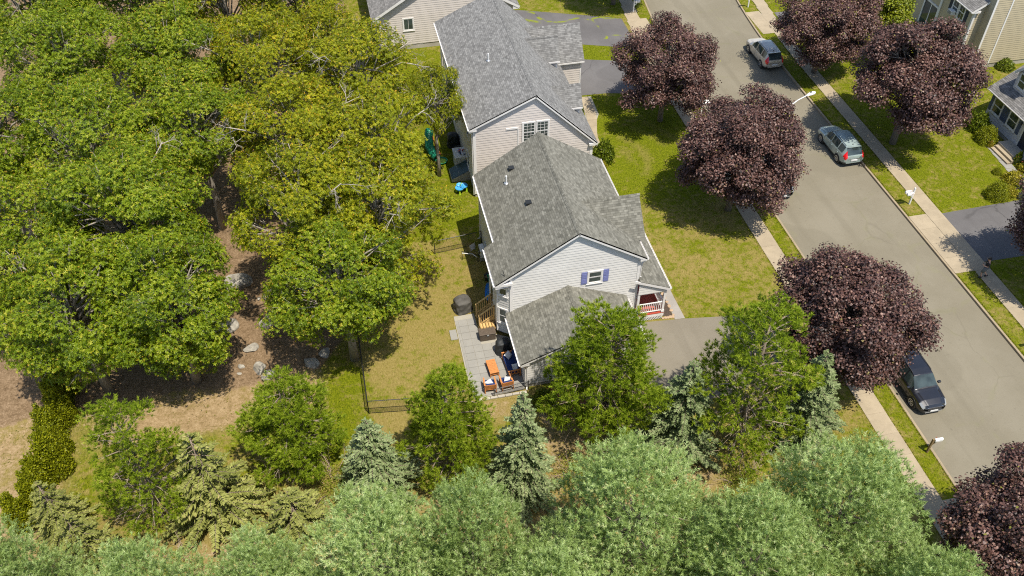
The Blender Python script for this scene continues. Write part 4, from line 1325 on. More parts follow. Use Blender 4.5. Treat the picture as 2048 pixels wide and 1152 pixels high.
oakG = [oak_meshes(11, M_OAK_G, dead=1), oak_meshes(12, M_OAK_G, R=5.0, n=25), oak_meshes(13, M_OAK_G, R=4.9, Hh=5.0, n=29, low=-.92, zc=7.2)]
oakY = [oak_meshes(21, M_OAK_Y, dead=2), oak_meshes(22, M_OAK_Y, R=4.6, n=22, dead=3), oak_meshes(23, M_OAK_Y, R=4.8, Hh=5.0, n=29, low=-.92, dead=1, zc=7.2)]
ZC = 8.6
protos = {}
for key, lst in (('G', oakG), ('Y', oakY)):
    for i, (c, t, dm) in enumerate(lst):
        protos[key + str(i)] = [('crown', c), ('trunk', t)] + [('dead_branch', x) for x in dm]
OAKS = [  # u, v, scale, kind, rotation, label
    (-21.8, 69.5, 1.08, 'G0', 0.3, 'green oak in the top left corner of the wood, farthest row'),
    (-14.6, 70.0, 1.08, 'G1', 2.1, 'green oak second from left in the farthest row of the wood'),
    (-8.0, 69.0, 1.05, 'Y0', 4.0, 'olive oak third from left in the farthest row of the wood'),
    (-2.6, 68.6, 1.00, 'Y1', 1.2, 'olive oak at the top edge between the wood and the far cream gable'),
    (-0.6, 63.4, 0.82, 'Y0', 5.2, 'olive oak whose crown overlaps the far cream gable wall'),
    (-18.6, 60.6, 1.06, 'G1', 3.3, 'green oak at left in the second row of the wood'),
    (-11.6, 60.8, 1.02, 'G0', 5.0, 'green oak second from left in the second row of the wood'),
    (-5.4, 58.6, 1.00, 'Y0', 2.6, 'olive oak with bare grey branches in the upper middle of the wood'),
    (1.2, 56.8, 0.98, 'Y1', 0.4, 'olive oak near the grey roof with several dead limbs on top'),
    (6.3, 54.9, 0.52, 'Y1', 3.6, 'small olive oak leaning over the pale grey roof edge'),
    (-22.4, 53.0, 1.02, 'G0', 1.5, 'green oak at the left edge halfway down the wood'),
    (-16.0, 51.2, 1.02, 'G1', 4.6, 'green oak in the left middle of the wood'),
    (-9.8, 52.2, 0.96, 'G0', 0.9, 'green oak in the middle of the wood behind the rocky clearing'),
    (-3.6, 49.8, 1.00, 'Y0', 3.1, 'olive oak above the rocky clearing with dead twigs at its left side'),
    (1.4, 49.2, 1.0, 'Y2', 5.6, 'olive oak beside the upper back lawn'),
    (-19.6, 43.6, 1.0, 'G2', 0.1, 'green oak on the left side of the wood above the hedge row'),
    (-13.2, 44.0, 1.02, 'G0', 2.9, 'green oak left of the rocky clearing'),
    (0.9, 42.3, 1.0, 'Y2', 4.4, 'olive oak hanging over the tan back yard'),
    (-3.4, 42.2, 1.00, 'Y1', 1.9, 'olive oak right of the rocky clearing'),
    (-16.2, 38.2, 1.0, 'G2', 4.9, 'green oak at the lower left corner of the wood beside the hedge'),
    (-11.2, 38.0, .96, 'G2', 0.7, 'green oak nearest the camera, left of the boulders'),
    (-1.7, 37.7, .92, 'G2', 2.4, 'green oak nearest the camera beside the black fence corner'),
]
for u, v, s, k, r, lab in OAKS:
    t = tree_from('oak_tree', protos[k], lab, 'tree', (u, v, 0), ZC if k[1] != '2' else 7.2, r, s, 'oaks of the wood')
    if s < .6:
        t.scale = (s, s, .78)

# ---- purple maples along the street
def maple_meshes(seed, mat, bark, R=4.4, Hh=4.0, n=32, dens=54.0, leaf=0.122):
    rng = np.random.default_rng(seed)
    cl = mass_clumps(rng, R + .15, Hh + .1, n, 1.0, 1.7, -0.8, 9, .45, .9, .47)
    B_, D_, N_, L_, W_, T_ = [], [], [], [], [], []
    for c, rc in cl:
        outw = unit(np.array(c) + np.array([0, 0, .5]))
        P, d = clump_points(rng, np.array(c), rc, int(dens * 4 * math.pi * rc * rc), outw, 0.68, -0.5, (0.5, 1.15))
        m = len(P)
        nrm = unit(d * .7 + np.array([0, 0, .75]) + rng.normal(size=(m, 3)) * .55)
        dv = np.cross(nrm, rng.normal(size=(m, 3))) + outw * .4 - np.array([0, 0, .35])
        B_.append(P); D_.append(dv); N_.append(nrm)
        L_.append(rng.uniform(.75, 1.3, m) * leaf); W_.append(rng.uniform(.8, 1.25, m) * leaf)
        t = np.clip(.46 + rng.normal(size=m) * .20 + rng.normal() * .08, 0, .93)
        t[rng.random(m) < .012] = 1.0
        T_.append(t)
    crown = leaf_quads('crown', mat, *(np.concatenate(x) for x in (B_, D_, N_)), np.concatenate(L_), np.concatenate(W_), np.concatenate(T_), .18)
    mb = MB()
    limbs(mb, 5.2, cl, 0.19, rng)
    return crown, mb.mesh('trunk', bark, True)
MP = [maple_meshes(31, M_MAPLE, M_BARK_MAPLE), maple_meshes(32, M_MAPLE, M_BARK_MAPLE, 4.5, 4.1, 34), maple_meshes(33, M_MAPLE, M_BARK_MAPLE, 4.3, 3.9, 31)]
MAPLES = [
    (25.2, 58.4, 0.98, 0, 0.2, 'purple-leaved maple between the dark driveway and the street'),
    (26.3, 46.4, 1.04, 1, 1.4, 'purple-leaved maple on the main front lawn beside the street light'),
    (26.2, 30.4, 1.06, 2, 2.9, 'large purple-leaved maple above the black car'),
    (42.3, 51.4, 1.14, 1, 4.0, 'purple-leaved maple on the lawn before the beige house, by the teal car'),
    (40.9, 62.6, 0.98, 0, 5.1, 'purple-leaved maple at the top beside the silver car'),
    (44.7, 34.5, 1.0, 2, 0.9, 'purple-leaved maple at the right edge beside the walking person'),
    (27.9, 15.6, 1.0, 0, 2.2, 'purple-leaved maple in the bottom right corner'),
    (27.3, 78.6, 1.0, 2, 3.7, 'purple-leaved maple at the top edge, only trunk and shade in view'),
]
for u, v, s, k, r, lab in MAPLES:
    tree_from('maple_tree', [('crown', MP[k][0]), ('trunk', MP[k][1])], lab, 'tree', (u, v, 0), 5.2, r, s, 'purple street maples')
lc, ltk = maple_meshes(35, M_LIMELEAF, M_BARK_MAPLE, 2.6, 2.7, 18, 40, .14)
tree_from('maple_tree', [('crown', lc), ('trunk', ltk)], 'bright lime-green tree at the top between purple maples and beige house', 'tree', (47.2, 63.4, 0), 5.0, 0, .95)

# ---- white pines nearest the camera
def white_pine(seed, R=3.7, h=12.0):
    rng = np.random.default_rng(seed)
    cl = []
    for z in np.arange(2.2, h - .3, .78):
        f = (h - z) / (h - 2.2)
        rr = R * (f ** 0.5) * (1 if z > 4 else .8) + .2
        k = max(3, int(1.7 * rr + 2.5))
        a0 = rng.uniform(0, 6.28)
        for i in range(k):
            a = a0 + i * 6.283 / k + rng.normal() * .2
            q = rr * rng.uniform(.72, 1.02)
            cl.append((np.array([math.cos(a) * q, math.sin(a) * q, z + rng.normal() * .25 + .1 * q]), rng.uniform(.6, 1.15) * (0.65 + .35 * f)))
            if rr > 1.1:
                q *= .5
                cl.append((np.array([math.cos(a + .3) * q, math.sin(a + .3) * q, z + .35]), rng.uniform(.55, .85)))
        if int(z * 10) % 2:
            cl.append((np.array([rng.normal() * .2, rng.normal() * .2, z + .5]), .7))
    cl.append((np.array([0, 0, h - .3]), .45))
    B_, D_, L_, W_, T_ = [], [], [], [], []
    for c, rc in cl:
        outw = unit(np.array([c[0], c[1], 0.9]) * np.array([1, 1, 1.2]))
        P, d = clump_points(rng, c, rc, int(13 * 4 * math.pi * rc * rc), outw, .66, -.25, (.6, 1.1))
        m = len(P)
        ax = unit(outw * .4 + d * .45 + np.array([0, 0, .95]) + rng.normal(size=(m, 3)) * .32)
        base_t = np.clip(.50 + rng.normal(size=m) * .16 + rng.normal() * .07, .05, .93)
        base_t[rng.random(m) < .006] = 1.0
        Ls = rng.uniform(.14, .30, m)
        for k in range(19):
            s = rng.uniform(0, 1, m)
            e = rand_dirs(rng, m)
            e = unit(e - ax * np.sum(e * ax, -1, keepdims=True))
            B_.append(P + ax * (Ls * s)[:, None])
            D_.append(ax * rng.uniform(.35, .9, m)[:, None] + e * (0.95 - .4 * s)[:, None])
            L_.append(rng.uniform(.10, .17, m)); W_.append(np.full(m, .026))
            T_.append(np.clip(base_t + rng.normal(size=m) * .09 + (s - .5) * .16, 0, 1))
    crown = needle_tris('crown', M_PINE_W, *(np.concatenate(x) for x in (B_, D_, L_, W_, T_)), rng)
    mb = MB()
    mb.tube([(0, 0, -.2), (.05, 0, h * .4), (0, .04, h * .7), (0, 0, h - .2)], [.20, .14, .06, .01], 8)
    for c, rc in [q for q in cl if q[0][2] < h - 2.5][::2]:
        mb.tube([(0, 0, c[2] - .7), tuple(c * np.array([.6, .6, 1]) - np.array([0, 0, .18])), tuple(c)], [.05, .035, .012], 4)
    return crown, mb.mesh('trunk', M_BARK_PINE, True)
WP = [white_pine(41), white_pine(42, 3.5, 12.0), white_pine(43, 3.9, 12.0)]
WPINES = [
    (-1.5, 18.8, 1.02, 1.05, 0, 'broad white pine at the bottom, left of centre'),
    (2.5, 19.0, .82, 1.04, 1, 'narrow white pine at the bottom, just left of the spruce'),
    (9.2, 18.7, 1.12, 1.06, 2, 'largest white pine at the bottom centre, below the bare pine trunk'),
    (18.2, 17.1, 1.10, 1.02, 0, 'broad white pine at the bottom beside the sidewalk'),
    (13.6, 15.6, 1.05, 1.02, 1, 'white pine at the bottom between two broader white pines'),
    (-10.8, 19.6, .85, .92, 2, 'white pine at the bottom left, second from the corner'),
    (-6.2, 19.4, .78, .90, 1, 'white pine at the bottom in front of the olive spruce'),
    (-17.2, 22.2, .85, .85, 0, 'white pine in the bottom left corner'),
    (4.9, 15.6, .95, .95, 0, 'white pine at the bottom edge between the centre and the broad left pine'),
    (19.6, 12.2, .95, .95, 2, 'white pine at the bottom edge beside the corner purple maple'),
]
for i, (u, v, s, hs, k, lab) in enumerate(WPINES):
    t = tree_from('pine_tree', [('crown', WP[k][0]), ('trunk', WP[k][1])], lab, 'tree', (u, v, 0), 0, i * 1.7, 1.0, 'white pines')
    t.scale = (s, s, hs)

# ---- red pines
def red_pine(seed, R=2.7, h=9.0, low=1.8, open_=0.5, power=.6):
    rng = np.random.default_rng(seed)
    cl = []
    for z in np.arange(low, h - .2, .58):
        f = (h - z) / (h - low)
        rr = R * min(1.0, f ** power * 1.05) * (.72 + .28 * min(1, (z - low) / 1.2)) + .12
        k = max(3, int(1.9 * rr + 2))
        a0 = rng.uniform(0, 6.28)
        for i in range(k):
            if rng.random() < open_ * .35:
                continue
            a = a0 + i * 6.283 / k + rng.normal() * .25
            q = rr * rng.uniform(.6, 1.04)
            cl.append((np.array([math.cos(a) * q, math.sin(a) * q, z + rng.normal() * .2 + .12 * q]), rng.uniform(.42, .75)))
            if rr > 1.4 and rng.random() > open_ * .6:
                cl.append((np.array([math.cos(a + .4) * q * .55, math.sin(a + .4) * q * .55, z + .2]), rng.uniform(.4, .6)))
    cl.append((np.array([0, 0, h - .2]), .4))
    B_, D_, L_, W_, T_ = [], [], [], [], []
    for c, rc in cl:
        outw = unit(np.array([c[0], c[1], 1.0]))
        P, d = clump_points(rng, c, rc, int((13 if open_ > .6 else 18) * 4 * math.pi * rc * rc), outw, .7, -.5, (.35, 1.05))
        m = len(P)
        ax = unit(outw * .6 + d * .5 + np.array([0, 0, .6]) + rng.normal(size=(m, 3)) * .3)
        bt = np.clip(.52 + rng.normal(size=m) * .15 + rng.normal() * .06, .05, .93)
        bt[rng.random(m) < .008 + .03 * open_] = 1.0
        for k in range(20):
            e = rand_dirs(rng, m)
            s = rng.uniform(0, .14, m)
            B_.append(P + ax * s[:, None])
            D_.append(ax * .75 + e * .75)
            L_.append(rng.uniform(.12, .20, m)); W_.append(np.full(m, .030))
            T_.append(np.clip(bt + rng.normal(size=m) * .09, 0, 1))
    crown = needle_tris('crown', M_PINE_R, *(np.concatenate(x) for x in (B_, D_, L_, W_, T_)), rng)
    mb = MB()
    mb.tube([(0, 0, -.2), (.06, .03, h * .35), (-.03, .05, h * .7), (0, 0, h - .1)], [.17, .12, .07, .015], 8)
    for c, rc in cl:
        mb.tube([(0, 0, c[2] - .35 - .1 * np.hypot(c[0], c[1])), tuple(c * np.array([.6, .6, 1]) - np.array([0, 0, .12])), tuple(c)], [.042, .03, .012], 4)
        for _ in range(2):
            e = c + rand_dirs(rng, 1)[0] * rc * .8
            mb.tube([tuple(c * np.array([.75, .75, 1])), tuple(e)], [.016, .006], 4)
    for i in range(22):                                      # bare lower limbs
        a = rng.uniform(0, 6.28); z = rng.uniform(.5, low + .8); l = rng.uniform(.8, 1.9)
        d = Vector((math.cos(a), math.sin(a), rng.uniform(-.15, .25)))
        twigs(mb, (0, 0, z), d, l, .03, 1, rng)
    return crown, mb.mesh('trunk', pm('pine_limbs', (0.26, 0.205, 0.15), .9, var=.25), True)
RP = {'dense': red_pine(51, 2.75, 9.0, 1.6, .05, .5), 'mid': red_pine(52, 2.6, 8.6, 1.4, .4, .55), 'open': red_pine(53, 2.7, 10.5, 2.0, .85, .6)}
for u, v, s, hs, k, r, lab in [
    (11.7, 29.3, 1.2, 1.05, 'dense', .4, 'dense yellow-green pine standing in front of the garage'),
    (2.8, 28.2, 1.0, .95, 'mid', 1.3, 'bushy pine below the patio furniture'),
    (-5.4, 30.6, .98, .76, 'dense', 2.2, 'short rounded pine beside the fenced lawn corner'),
    (-12.6, 28.8, 1.0, .88, 'open', 3.0, 'thin open pine right of the clipped hedge row'),
    (18.8, 26.8, 1.32, 1.04, 'open', 4.3, 'tall open pine covering the end of the driveway'),
]:
    t = tree_from('pine_tree', [('crown', RP[k][0]), ('trunk', RP[k][1])], lab, 'tree', (u, v, 0), 0, r, 1.0, 'red pines')
    t.scale = (s, s, hs)

# ---- spruces
def spruce(seed, mat, R=2.1, h=8.0, sparse=0.0):
    rng = np.random.default_rng(seed)
    B_, D_, N_, L_, W_, T_ = [], [], [], [], [], []
    mb = MB()
    mb.tube([(0, 0, -.2), (0, 0, h * .5), (0, 0, h)], [.15, .09, .01], 7)
    z = .5
    while z < h - .05:
        f = (h - z) / h
        rr = R * f ** .85 + .06
        k = max(4, int(4 + 4.5 * rr))
        a0 = rng.uniform(0, 6.28)
        for i in range(k):
            if rng.random() < sparse * .45:
                continue
            a = a0 + i * 6.283 / k + rng.normal() * .18
            l = rr * rng.uniform(.55, 1.15)
            dr = np.array([math.cos(a), math.sin(a), 0.0])
            sd = np.array([-math.sin(a), math.cos(a), 0.0])
            zj = rng.normal() * .09
            def bp(s):
                return np.array([0, 0, z + zj]) + dr * l * s + np.array([0, 0, -.42 * l * s * s * .6 + .12 * l * s ** 3])
            mb.tube([tuple(bp(0)), tuple(bp(.5)), tuple(bp(1))], [.022, .014, .005], 4)
            tb = .45 + rng.normal() * .08
            nt = max(4, int(l / .085))
            for j in range(nt):
                s = (j + .6) / nt
                if s < .18 + .25 * sparse:
                    continue
                p = bp(s)
                for side in (-1, 1):
                    tl = (.16 + .30 * (1 - s) * min(1, l / 1.2)) * rng.uniform(.7, 1.25)
                    dv = dr * .75 + sd * side * .8 + np.array([0, 0, rng.normal() * .18 - .02])
                    for q in range(2):
                        B_.append(p + np.array([0, 0, .015 * q])); D_.append(dv + rng.normal(size=3) * .12)
                        N_.append(np.array([0, 0, 1.0]) + rng.normal(size=3) * (.35 + .5 * q))
                        L_.append(tl); W_.append(rng.uniform(.065, .10)); T_.append(tb + rng.normal() * .12 + .2 * (s - .5))
                    B_.append(p + dv * tl * .35); D_.append(dv + np.array([0, 0, .75]) + rng.normal(size=3) * .35)
                    N_.append(rng.normal(size=3)); L_.append(tl * .55); W_.append(.06); T_.append(tb + .08 + rng.normal() * .12)
        z += .215 + .05 * rng.random() + .06 * sparse
    for i in range(14):
        a = rng.uniform(0, 6.28)
        B_.append(np.array([0, 0, h - .35 + .02 * i])); D_.append(np.array([math.cos(a) * .5, math.sin(a) * .5, .8])); N_.append(rng.normal(size=3)); L_.append(.2); W_.append(.05); T_.append(.6)
    crown = leaf_quads('crown', mat, np.array(B_), np.array(D_), np.array(N_), np.array(L_), np.array(W_), np.clip(np.array(T_), 0, 1), .1)
    return crown, mb.mesh('trunk', M_BARK_PINE, True)
SP = {'full': spruce(61, M_SPRUCE), 'full2': spruce(62, M_SPRUCE, 2.2, 7.6, .15), 'sparse': spruce(63, M_SPRUCE_O, 2.1, 7.4, .7)}
for u, v, s, hs, k, r, lab in [
    (6.3, 26.4, 1.06, 1.04, 'full', 0, 'blue-green spruce with a pointed top below the patio corner'),
    (15.5, 27.3, 1.22, .95, 'full2', 1, 'blue-green spruce between the garage pine and the tall open pine'),
    (22.5, 26.5, 1.15, .95, 'full2', 2, 'blue-green spruce beside the sidewalk and large purple maple'),
    (-1.3, 28.0, 1.18, .78, 'full', 3, 'low broad spruce right of the short rounded pine'),
    (-9.6, 28.2, 1.40, .98, 'sparse', 4, 'olive sparse spruce between the thin open pine and the dry clearing'),
    (-17.6, 29.2, .85, .58, 'sparse', 5, 'small grey-green spruce overlapping the end of the hedge row'),
    (-15.8, 26.6, .95, .66, 'sparse', .5, 'scraggly spruce near the bottom left corner'),
    (-5.6, 26.2, 1.15, .55, 'sparse', 1.5, 'thin low spruce on the litter below the short rounded pine'),
]:
    t = tree_from('spruce_tree', [('crown', SP[k][0]), ('trunk', SP[k][1])], lab, 'tree', (u, v, 0), 0, r, 1.0, 'spruces')
    t.scale = (s, s, hs)

# ---- clipped hedge row of arborvitae and garden shrubs
def shrub_mesh(name, seed, mat, rx, rz, n, leaf, up=.3, box_=1.0):
    """leaves on a rounded body standing on the ground"""
    rng = np.random.default_rng(seed)
    d = rand_dirs(rng, n)
    d[:, 2] = np.abs(d[:, 2]) * 1.0
    lob = 1 + .12 * np.sin(d[:, 0] * 9 + seed) * np.cos(d[:, 1] * 8) + .06 * np.sin(d[:, 2] * 14 + d[:, 0] * 5)
    r = rng.uniform(.72, 1.04, n) * lob
    p = d * r[:, None] * np.array([rx, rx, rz])
    flare = np.clip(1 - p[:, 2] / rz, 0, 1)[:, None]
    p[:, :2] *= (1 + .12 * flare)
    nrm = unit(d + rng.normal(size=(n, 3)) * .5)
    dv = d * .5 + rng.normal(size=(n, 3)) * .7 + np.array([0, 0, up])
    t = np.clip(.5 + rng.normal(size=n) * .18, 0, 1)
    return leaf_quads(name, mat, p, dv, nrm, rng.uniform(.7, 1.3, n) * leaf, rng.uniform(.5, .8, n) * leaf, t, .1)
arb = shrub_mesh('foliage', 71, M_ARBOR, .62, 2.9, 9000, .11, 1.1)
arb2 = shrub_mesh('foliage', 72, M_ARBOR, .58, 2.5, 9000, .11, 1.1)
stem = MB().tube([(0, 0, -.1), (0, 0, 1.6)], [.07, .03], 6).mesh('stem', M_BARK_PINE, True)
HED = [(-18.6, 38.7, .95), (-18.9, 37.6, 1.0), (-18.4, 36.5, 1.0), (-18.9, 35.3, 1.08), (-18.35, 34.3, .95), (-18.4, 33.0, 1.2), (-19.1, 32.2, 1.1), (-19.1, 30.9, 1.0), (-19.7, 29.8, 1.05)]
ordn = ['first', 'second', 'third', 'fourth', 'fifth', 'sixth', 'seventh', 'eighth', 'last']
for i, (u, v, s) in enumerate(HED):
    t = thing('arborvitae', 'dense green arborvitae, %s in the hedge row counted from the wood' % ordn[i], 'shrub', (u, v, 0), i * 1.1, 'arborvitae hedge row')
    t.scale = (s * 1.02, s, s * (.88 + .06 * (i % 3)))
    mesh_obj('foliage', arb if i % 2 else arb2, t)
    mesh_obj('stem', stem, t)
ball = shrub_mesh('foliage', 73, M_ARBOR, .75, 1.25, 6000, .075, .2)
loose = shrub_mesh('foliage', 74, M_BUSH, .8, 1.15, 1500, .17, .5)
yel = shrub_mesh('foliage', 75, M_BUSHY, .75, .75, 1500, .13, .5)
gry = shrub_mesh('foliage', 76, M_BUSHG, .8, .8, 1300, .14, .5)
flow = shrub_mesh('flowers', 77, M_FLOWER, .72, .95, 80, .11, .5)
flowp = shrub_mesh('flowers', 78, M_PURPLEF, .72, .85, 70, .11, .5)
sstem = MB().tube([(0, 0, -.08), (0, 0, .6)], [.04, .02], 5).mesh('stem', M_BARK_MAPLE, True)
for u, v, s, hs, me_, fl, lab in [
    (49.7, 50.1, 1.05, 1.05, ball, None, 'round clipped boxwood ball below the windows of the white cape'),
    (46.3, 43.5, 1.0, 1.05, ball, None, 'round clipped boxwood ball at the corner of the dark driveway'),
    (48.1, 46.1, .42, .42, ball, None, 'small clipped ball on the edge of the flagstone walk'),
    (50.0, 51.7, 1.0, 1.2, loose, None, 'loose leafy shrub left of the boxwood ball under the windows'),
    (49.6, 52.7, .7, 1.1, loose, None, 'yellowish shrub at the far corner of the white cape'),
    (48.7, 45.0, .9, 1.0, yel, None, 'golden spreading shrub beside the small clipped ball'),
    (47.4, 43.6, .75, .9, yel, None, 'golden shrub behind the driveway boxwood ball'),
    (49.5, 44.0, .95, 1.0, gry, None, 'grey-leaved shrub at the right edge beside golden shrubs'),
    (48.3, 42.9, .6, .7, gry, flowp, 'grey-green perennial with purple flowers near the dark driveway'),
    (50.7, 46.0, .95, .95, yel, flow, 'flower bed plant with orange and red blooms beside the steps'),
    (50.3, 46.9, .35, .9, loose, flow, 'pot of red flowers on the near side of the stoop'),
    (49.6, 49.3, .32, .6, yel, flow, 'pot of red flowers on the far side of the steps'),
    (19.1, 54.3, 1.0, 1.35, loose, None, 'leafy green shrub at the corner of the cream-sided house'),
    (18.7, 53.2, .5, .8, yel, None, 'small rusty shrub beside the leafy corner shrub'),
    (19.0, 60.6, .35, .9, loose, flow, 'small plant beside the tan paver walk'),
    (18.45, 39.3, .36, .8, yel, None, 'lime hosta in the mulch bed beside the porch'),
    (18.35, 41.0, .40, 1.0, loose, flowp, 'plant with purple flowers by the porch post'),
    (8.9, 31.9, .8, .8, loose, None, 'shrub at the garage corner beside the patio edge'),
    (49.4, 65.2, 1.3, 1.9, loose, None, 'dark shrub beside the lime-green tree'),
    (57.8, 59.7, .9, .7, loose, None, 'low shrub against the beige house wall'),
    (14.0, 23.6, 1.0, .9, loose, None, 'low bush in the gap between the bottom pines'),
    (17.2, 23.0, .8, .7, yel, None, 'yellow-green bush behind the bottom white pine gap'),
]:
    t = thing('shrub', lab, 'shrub', (u, v, 0), u)
    t.scale = (s, s, hs)
    mesh_obj('foliage', me_, t)
    mesh_obj('stem', sstem, t)
    if fl:
        mesh_obj('flowers', fl, t)
# ---- boulders under the oaks
def rock_mat():
    k = NT('granite')
    pos = k.geo()
    f = k.noise(pos, 2.5, 6.0, .7)
    g2 = k.noise(pos, 14.0, 4.0, .7)
    c = k.mix((0.17, 0.155, 0.125), (0.40, 0.37, 0.31), k.ss(f, .3, .7))
    c = k.mix(c, (0.14, 0.13, 0.10), k.math('MULTIPLY', k.ss(g2, .5, .75), .5))
    k.set(k.p.inputs['Base Color'], c)
    k.set(k.p.inputs['Roughness'], .95)
    k.bump(k.math('ADD', f, g2), .6, .03)
    return k.m
M_ROCK = rock_mat()
def rock_mesh(seed, name='boulder'):
    import bmesh
    rng = np.random.default_rng(seed)
    bm = bmesh.new()
    bmesh.ops.create_icosphere(bm, subdivisions=3, radius=1.0)
    planes = [(unit(rng.normal(size=3)), rng.uniform(.55, .85)) for _ in range(9)]
    for v in bm.verts:
        p = np.array(v.co)
        for nrm, dd in planes:
            e = p @ nrm - dd
            if e > 0:
                p = p - nrm * e * .98
        p = p * (1 + .05 * math.sin(p[0] * 6 + seed) * math.cos(p[1] * 7))
        v.co = p * np.array([1.0, .74, .45])
    me = bpy.data.meshes.new(name)
    bm.to_mesh(me)
    bm.free()
    me.materials.append(M_ROCK)
    return me
RK = [rock_mesh(i) for i in range(5)]
BIG = [(-9.6, 42.0, .95, .3, 'large pale boulder with a flat cracked top in the middle of the clearing'),
       (-9.9, 42.9, .75, 1.4, 'pale boulder just behind the flat cracked boulder'),
       (-10.6, 45.2, 1.0, 2.2, 'dark boulder half under the left oak crown'),
       (-6.7, 42.2, .9, .9, 'long pale boulder right of the flat cracked boulder'),
       (-8.9, 46.0, 1.15, .1, 'boulder far back in the shaded clearing'),
       (-6.3, 44.3, .85, 2.8, 'boulder at the right side of the shaded clearing under oak leaves'),
       (-7.5, 38.1, .6, 1.9, 'pale flat stone on the bare soil in front of the clearing'),
       (-6.9, 37.5, .55, .6, 'white stone beside the pale flat stone on bare soil'),
       (-4.4, 37.9, .6, 2.5, 'pale stone in shade near the black fence'),
       (-3.5, 38.5, .5, 1.0, 'small pale stone closest to the black fence'),
       (-8.0, 39.9, .55, .4, 'stone between the flat boulder and the bare soil'),
       (-11.9, 41.9, .7, 1.1, 'boulder left of the flat cracked boulder')]
for i, (u, v, s, r, lab) in enumerate(BIG):
    o = mesh_obj('boulder', RK[i % 5], None, (u, v, .12 * s), r, (s, s, s * .9))
    tag(o, lab, 'rock', 'boulders under the oaks')
rr = random.Random(8)
for i in range(22):
    u, v = rr.uniform(-12.5, -2.5), rr.uniform(36.8, 47.5)
    s = rr.uniform(.12, .34)
    o = mesh_obj('boulder', RK[i % 5], None, (u, v, .02), rr.uniform(0, 6), (s, s, s * .8))
    tag(o, 'small grey stone scattered on the shaded ground under the oaks', 'rock', 'small stones under the oaks')

# ---- tangles of dead brush among the conifers
def brush_mesh(seed):
    rng = np.random.default_rng(seed)
    mb = MB()
    for i in range(16):
        a = rng.uniform(0, 6.28)
        p = Vector((math.cos(a) * rng.uniform(0, .7), math.sin(a) * rng.uniform(0, .7), .02))
        twigs(mb, p, Vector((math.cos(a), math.sin(a), rng.uniform(.25, 1.1))), rng.uniform(.7, 1.3), .022, 2, rng)
    tw = mb.mesh('twigs', pm('dead_twigs', (0.34, 0.26, 0.19), .9, var=.25), True)
    n = 2600
    d = rand_dirs(rng, n); d[:, 2] = np.abs(d[:, 2])
    P = d * rng.uniform(.3, 1.25, n)[:, None] * np.array([1.1, 1.1, .8])
    lv = needle_tris('foliage', M_PINE_R, P, rng.normal(size=(n, 3)) + np.array([0, 0, .4]), rng.uniform(.08, .16, n), np.full(n, .03), np.where(rng.random(n) < .45, 1.0, rng.uniform(.3, .9, n)), rng)
    return tw, lv
BRS = [brush_mesh(91), brush_mesh(92)]
for i, (u, v, s, lab) in enumerate([
    (-3.6, 28.6, 1.15, 'brown dead brush between the short rounded pine and the low broad spruce'),
    (-7.2, 25.0, 1.1, 'brown dead brush in the gap above the bottom left white pines'),
    (-2.4, 25.2, 1.1, 'brown dead brush in front of the low broad spruce'),
    (9.4, 26.6, 1.2, 'dead bare brush right of the pointed spruce'),
    (18.2, 24.0, 1.1, 'dry brush below the tall open pine'),
    (12.4, 26.0, 1.0, 'dead brush under the garage pine'),
    (-12.0, 25.2, 1.0, 'dry brush below the thin open pine'),
    (21.2, 24.2, .9, 'dry brush left of the sidewalk spruce')]):
    t = thing('dead_brush', lab, 'brush', (u, v, 0), i * 1.3, 'dead brush under the conifers', s)
    mesh_obj('twigs', BRS[i % 2][0], t)
    mesh_obj('foliage', BRS[i % 2][1], t)

# ---- short grass standing on the lawns and along the paving edges
rng = np.random.default_rng(7)
n = 150000
gu = rng.uniform(-22, 56, n); gv = rng.uniform(14, 84, n)
zg_, zd_, zw_ = zones(gu, gv)
keep = rng.random(n) < np.clip(zg_ * 1.3 + .15, 0, 1) * (1 - zd_ * .7) * (1 - zw_)
edges = [(26.99, 14, 84), (28.26, 14, 84), (29.38, 14, 62), (38.82, 14, 62), (40.21, 21, 81), (41.39, 21, 81)]
eu = np.concatenate([np.full(2600, e[0]) + np.abs(rng.normal(size=2600)) * .05 * (-1 if k in (0, 2, 4) else 1) for k, e in enumerate(edges)])
ev = np.concatenate([rng.uniform(e[1], e[2], 2600) for e in edges])
gu = np.concatenate([gu[keep], eu]); gv = np.concatenate([gv[keep], ev])
zg_, zd_, zw_ = zones(gu, gv)
bad = np.zeros(len(gu), bool)
for a, b, c, d_ in [(27.0, 28.25, 0, 99), (29.4, 38.8, 0, 99), (40.22, 41.38, 0, 99), (38.8, 41.4, 36.7, 42.85), (41.38, 60, 37.2, 42.8), (39.3, 42, 69.9, 74.2), (42, 55, 70.2, 73.6), (28.2, 29.5, 30.2, 35.8),
                   (28.2, 29.5, 63.4, 68.2), (28.2, 29.6, 71.2, 75.2), (28.2, 29.5, 15, 20.9), (15.2, 27, 30, 36.7), (7.3, 18.9, 33, 47.2), (18.7, 19.5, 36.6, 42.9), (8.4, 20.7, 51.7, 69.3), (18.5, 20.7, 55.2, 63.2),
                   (19, 27, 62.9, 69), (16.5, 27.3, 71, 79.5), (3.8, 17, 74, 90), (4.3, 8.2, 32.7, 40), (48.9, 62, 44.2, 53), (53.6, 70, 60, 75)]:
    bad |= (gu > a) & (gu < b) & (gv > c) & (gv < d_)
gu, gv, zg_ = gu[~bad], gv[~bad], zg_[~bad]
m = len(gu)
gu = gu + bend(gv) * (gu > 20)
tnt = np.clip(rng.normal(.95 - zg_ * .85, .2), 0, 1)
